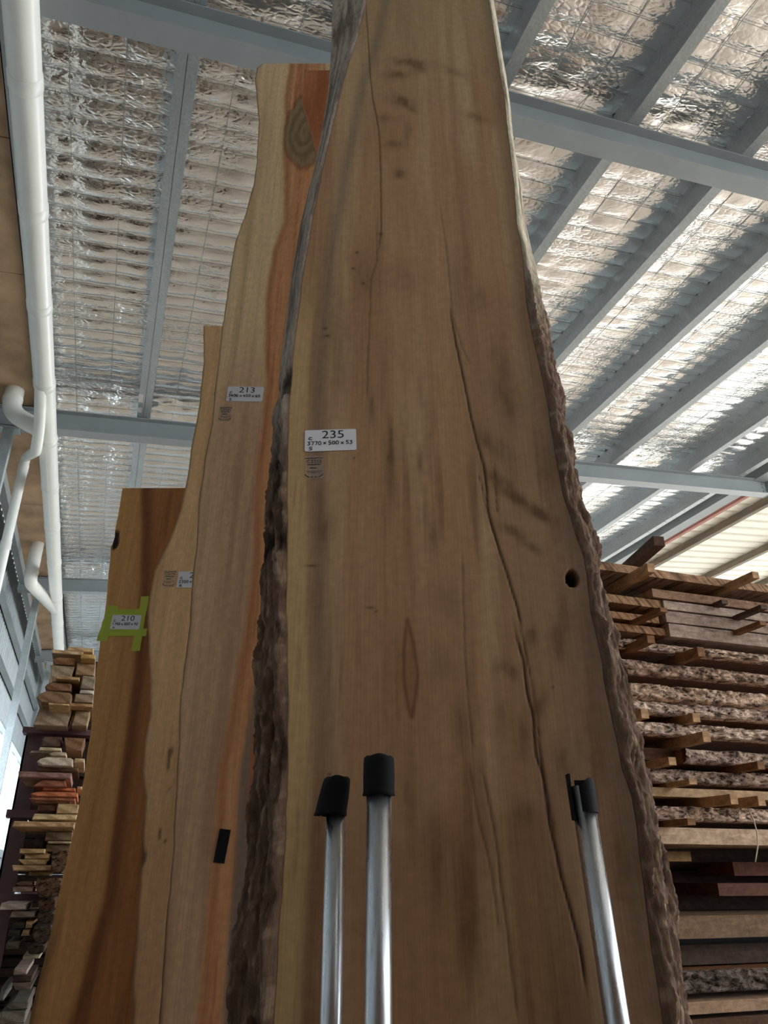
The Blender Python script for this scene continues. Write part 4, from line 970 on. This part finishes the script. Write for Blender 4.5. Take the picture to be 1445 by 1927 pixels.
ends = [ # picture box of the end, colour, kind, distance, label
 (126, 1218, 176, 1226, (206, 170, 124), 'p', 0, 'thin tan plank lying topmost in the maroon rack'), (98, 1224, 156, 1231, (204, 172, 130), 'p', 0, 'long pale plank at the top outer edge of the rack'),
 (114, 1231.5, 151, 1236, (214, 180, 132), 'p', .05, 'thin light wedge under the long pale top plank'), (152, 1231, 180, 1239.5, (214, 170, 104), 'p', -.1, 'yellowish plank near the rack top beside the orange-brown slab'),
 (152, 1240, 180, 1247, (178, 146, 112), 'p', 0, 'dull tan plank under the yellowish plank at the rack top'), (99, 1237, 142, 1251, (150, 110, 78), 'l', 0, 'brown rounded slab end under the top planks of the rack'),
 (143, 1248, 179, 1271, (172, 138, 104), 'b', 0, 'big tan block end in the top tier of the rack, inner side'), (91, 1252, 139, 1283, (168, 146, 120), 'w', 0, 'grey-tan block end flaring at its outer top corner'),
 (106, 1273, 150, 1279, (196, 156, 112), 'p', -.15, 'thin board crossing in front of the flared block'), (153, 1272, 179, 1296, (164, 148, 126), 'b', -.1, 'grey block end with pale top edge, inner side of the top tier'),
 (84, 1284, 135, 1300, (146, 106, 80), 'l', -.1, 'reddish brown slab end with slanted outer side'), (68, 1301, 135, 1323, (150, 116, 86), 'l', -.2, 'wide brown log end with grey cut corner'),
 (140, 1306, 176, 1322, (170, 146, 120), 'b', -.1, 'grey trapezoid block end below the white stick'), (150, 1298.5, 176, 1305, (236, 220, 204), 'p', -.1, 'small white stick end in the top tier'),
 (91, 1323.5, 131, 1327, (216, 180, 128), 'p', -.2, 'thin yellow strip on top of the wide veined block'), (132, 1323.5, 175, 1330, (190, 150, 104), 'p', -.1, 'tan strip above the narrower veined block'),
 (65, 1327.5, 135, 1366, (180, 156, 130), 'v', 0, 'wide grey veined block with pale top edge on the upper rack beam'), (137, 1337, 168, 1366, (176, 148, 118), 'v', 0, 'narrower veined block beside the wide grey veined block'),
 (80, 1386, 116, 1405, (120, 98, 82), 'b', .1, 'dim grey-brown block under the upper rack beam'), (118, 1388, 159, 1413, (150, 112, 84), 'w', .05, 'brown block with pale corner under the upper rack beam'),
 (73, 1406.5, 116, 1412.5, (236, 210, 172), 'p', -.1, 'cream stick end on the second tier of the rack'), (56, 1413, 92, 1417.5, (190, 164, 142), 'p', .0, 'thin dull stick reaching out over the upright'),
 (93, 1415, 125, 1422.5, (222, 196, 164), 'l', -.1, 'small cream rounded slab on the second tier'), (69, 1425, 138, 1441, (232, 214, 190), 'l', -.12, 'whitish slab end with dark knots on the second tier'),
 (140, 1427, 159, 1435, (232, 200, 156), 'p', -.1, 'cream block end at the inner side of the second tier'), (69, 1442, 149, 1451.5, (124, 92, 74), 'b', -.05, 'dark brown board under the whitish knotty slab'),
 (37, 1453, 134, 1463.5, (172, 130, 116), 'p', -.2, 'wide mauve-brown board reaching far out of the rack'), (43, 1466.5, 63, 1471, (206, 178, 144), 'p', 0, 'thin pale stick below the mauve-brown board'),
 (64, 1467, 127, 1480, (186, 122, 98), 'w', -.15, 'reddish wedge-shaped slab end'), (80, 1482, 143, 1488, (226, 134, 92), 'p', -.1, 'thin bright orange board'), (145, 1480, 154, 1486, (232, 196, 160), 'p', 0, 'tiny cream block end beside the orange boards'),
 (56, 1489.5, 147, 1499, (224, 138, 94), 'l', -.12, 'wide bright orange slab end with dark knots'), (53, 1499.8, 142, 1506, (196, 134, 100), 'l', -.1, 'pinkish orange slab below the bright orange slab'), (67, 1507, 134, 1512, (176, 132, 108), 'p', -.05, 'thin pinkish brown board above the tan block'),
 (71, 1513, 105, 1526, (140, 106, 84), 'b', .0, 'brown block end beside the square tan block'), (107, 1512.5, 148, 1531, (214, 182, 134), 'b', -.15, 'square tan block end above the pale yellow beam'),
 (60, 1532, 145, 1543, (234, 206, 154), 'p', -.2, 'pale yellow beam end resting on the middle rack beam'), (24, 1546, 140, 1556.5, (216, 174, 128), 'p', -.25, 'long tan beam end just below the pale yellow beam'),
 (45, 1557, 138, 1564, (178, 144, 106), 'b', -.05, 'dull tan underside board below the long tan beam'), (85, 1565, 137, 1582, (152, 128, 100), 'b', -.05, 'grey-tan block end below the middle rack beam'),
 (62, 1574, 83, 1596, (92, 78, 66), 'l', .05, 'dark rounded log end in the third tier'), (89, 1583, 134, 1587, (226, 200, 160), 'p', -.05, 'thin pale strip above the olive board'), (86, 1589, 133, 1603, (136, 112, 84), 'b', 0, 'olive-brown board end in the third tier'),
 (36, 1597, 84, 1606, (214, 178, 128), 'p', -.12, 'yellow-tan board, uppermost of four in the third tier'), (47, 1606.5, 94, 1616.5, (222, 186, 134), 'p', -.08, 'yellow-tan board, second of four in the third tier'),
 (33, 1617, 93, 1627.5, (226, 190, 136), 'w', -.12, 'yellow-tan wedge, third of four in the third tier'), (24, 1628, 97, 1638.5, (226, 186, 142), 'p', -.15, 'yellow-tan board, lowest of four in the third tier'),
 (95, 1600, 128, 1642, (120, 92, 66), 'k', -.4, 'log with dark bark and pale sawn side beside the four yellow boards'), (54, 1640, 94, 1648, (190, 154, 112), 'p', 0, 'tan strip below the four yellow boards'),
 (30, 1659, 62, 1666, (196, 158, 130), 'l', 0, 'small rounded slab above the pinkish board'), (24, 1669, 63, 1678, (222, 186, 164), 'p', -.05, 'pinkish pale board above the lower rack beam'),
 (65, 1652, 115, 1688, (104, 78, 56), 'k', -.4, 'dark bark-covered log end jutting out above the lower rack beam'), (70, 1690, 104, 1716, (90, 64, 48), 'k', -.35, 'dark rough log below the jutting bark-covered log'),
 (0, 1699, 51, 1712, (226, 206, 190), 'p', -.2, 'whitish board at the picture edge under the lower rack beam'), (20, 1714, 67, 1726, (214, 194, 178), 'p', -.1, 'whitish board just below the one at the picture edge'),
 (69, 1717, 102, 1738, (84, 66, 52), 'k', -.3, 'dark flat log end beside the whitish boards'), (49, 1733, 62, 1746, (236, 192, 144), 'p', -.1, 'small peach block end in the dark fourth tier'), (23, 1734, 48, 1747, (96, 92, 84), 'l', 0, 'dark grey slab end beside the small peach block'),
 (40, 1749, 57, 1761, (232, 192, 146), 'w', -.1, 'peach trapezoid block end in the dark fourth tier'), (16, 1749, 39, 1762, (92, 84, 76), 'b', 0, 'dark grey block beside the peach trapezoid block'), (60, 1742, 98, 1776, (84, 68, 54), 'k', -.3, 'rough dark log end below the flat log'),
 (12, 1771, 37, 1786, (130, 118, 104), 'b', 0, 'dull grey block end in the fourth tier'), (50, 1779, 84, 1796, (80, 64, 50), 'k', -.25, 'dark log end above the pale strip'), (43, 1798, 75, 1804, (190, 180, 150), 'p', -.2, 'pale strip end among the dark logs'),
 (26, 1824, 51, 1834, (170, 146, 134), 'p', -.2, 'dull pink board end low in the rack'), (22, 1836, 60, 1848, (84, 64, 56), 'b', -.15, 'dark brown block under the dull pink board'), (22, 1851, 62, 1863, (116, 98, 86), 'w', -.2, 'grey-brown slanted slab low in the rack'),
 (0, 1858, 9, 1883, (130, 122, 114), 'b', -.1, 'grey block cut by the picture edge low in the rack'), (12, 1886, 53, 1900, (110, 102, 90), 'l', -.2, 'grey slab second from the rack bottom'), (0, 1902, 48, 1927, (126, 116, 102), 'b', -.2, 'grey block lowest in the rack')]
def rack_end(x0, y0, x1, y1, color, kind, dd, label, i):
    Y = YR + dd; a = rackpt(x0, (y0 + y1) / 2, Y)[0]; b = rackpt(x1, (y0 + y1) / 2, Y)[0]; zt = rackpt((x0 + x1) / 2, y0, Y)[2]; zb = rackpt((x0 + x1) / 2, y1, Y)[2]
    w, h = (b - a) * .985, (zt - zb) * .985; R = random.Random(i * 7 + 1)
    e = empty('timber_offcut', ((a + b) / 2, Y, zb)); tag(e, label, 'timber', 'timber ends in the maroon rack')
    j = lambda s=.012: R.uniform(-s, s)
    sh = {'p': [(-.5 + j(.02), 0), (.5, 0), (.5 + j(.02), 1), (-.5 + j(.05), 1)], 'b': [(-.5, 0), (.5, 0), (.5 + j(.03), 1), (-.49, 1)],
          'v': [(-.5, 0), (.42, 0), (.46, .4), (.5, 1), (-.40, 1), (-.45, .5)], 'w': [(-.30, 0), (.42, 0), (.44, .5), (.5, 1), (-.5, 1), (-.42, .55)],
          'l': [(-.34, 0), (.5, 0), (.5, .8), (.42, 1), (-.25, 1), (-.42, .75), (-.5, .4)],
          'k': [(-.28, 0), (.2, -.02), (.5, .25), (.48, .8), (.36, 1), (-.46, 1), (-.5, .7), (-.42, .35)]}[kind]
    if kind == 'w' and R.random() < .4: sh = [(-.5, 0), (.5, 0), (.42, 1), (-.30, 1)]
    n = len(sh); D = .33 - dd; c = .004
    if a < bu[0] + .02: D = .26 - dd
    if any(zb < zz1 and zt > zz0 for zz0, zz1 in BEAMZ): D = min(D, .16 - dd)
    v = []
    for yy, k in ((c, 1.0), (D, 1.0), (0, None)):
        for x, z in sh:
            if k is None: v.append((x * (w - 2 * c), yy, (z - .5) * (h - min(2 * c, h * .3)) + h / 2))
            else: v.append((x * w, yy + (0), z * h))
    f = [(i_, n + i_, n + (i_ + 1) % n, (i_ + 1) % n) for i_ in range(n)] + [(2 * n + i_, i_, (i_ + 1) % n, 2 * n + (i_ + 1) % n) for i_ in range(n)]
    o = pydata('log_body' if kind == 'k' else 'timber_body', v, f, M['barkedge'] if kind == 'k' else M['timber'], e); o.color = lin4(color)
    o2 = pydata('cut_end', v[2 * n:], [tuple(range(n))], M['end'] if kind != 'k' else M['barkedge'], e); o2.color = lin4(color)
for i, q in enumerate(ends): rack_end(*q, i)

for k, (x0, y0, x1, y1) in enumerate(((84, 1232, 175, 1364), (84, 1388, 175, 1520), (82, 1544, 170, 1680), (80, 1700, 168, 1800), (80, 1803, 168, 1880), (80, 1884, 168, 1960))):  # dark packs added behind the ends so the gaps look shaded
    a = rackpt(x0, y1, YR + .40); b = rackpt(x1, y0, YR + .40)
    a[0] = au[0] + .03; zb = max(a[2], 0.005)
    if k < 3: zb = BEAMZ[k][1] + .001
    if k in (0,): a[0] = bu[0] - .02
    e = empty('gap_fill_pack', ((a[0] + .30) / 2, YR + .9, zb)); tag(e, 'added dark pack filling shaded gaps in the %s tier of the rack' % ('top', 'second', 'third', 'fourth', 'fifth', 'lowest')[k], 'timber', 'added dark packs filling rack gaps')
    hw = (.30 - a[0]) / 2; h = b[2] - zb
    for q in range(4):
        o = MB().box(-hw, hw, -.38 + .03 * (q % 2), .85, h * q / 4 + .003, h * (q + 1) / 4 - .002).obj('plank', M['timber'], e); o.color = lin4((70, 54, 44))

# stack added unseen behind the viewer to shade the lower part of the slabs
tp = empty('added_shade_stack', tuple(h2w((1.0, -0.55, 0)))); tp.rotation_euler = (0, 0, -YAW); tag(tp, 'long added stack of brown boards behind the viewer, shading the slab feet', 'timber stack')
for q in range(12):
    o = MB().box(-1.75 + .04 * (q % 3), 1.9 + .05 * (q % 2), -.75, .02 * (q % 2), .02 + q * .145, .02 + q * .145 + .12).obj('plank', M['timber'], tp); o.color = lin4((120, 90, 66))
    for xx in (-1.5, 0, 1.6):
        if q < 11: o = MB().box(xx - .02, xx + .02, -.7, 0, .14 + q * .145, .165 + q * .145).obj('spacer', M['timber'], tp); o.color = lin4((150, 112, 80))
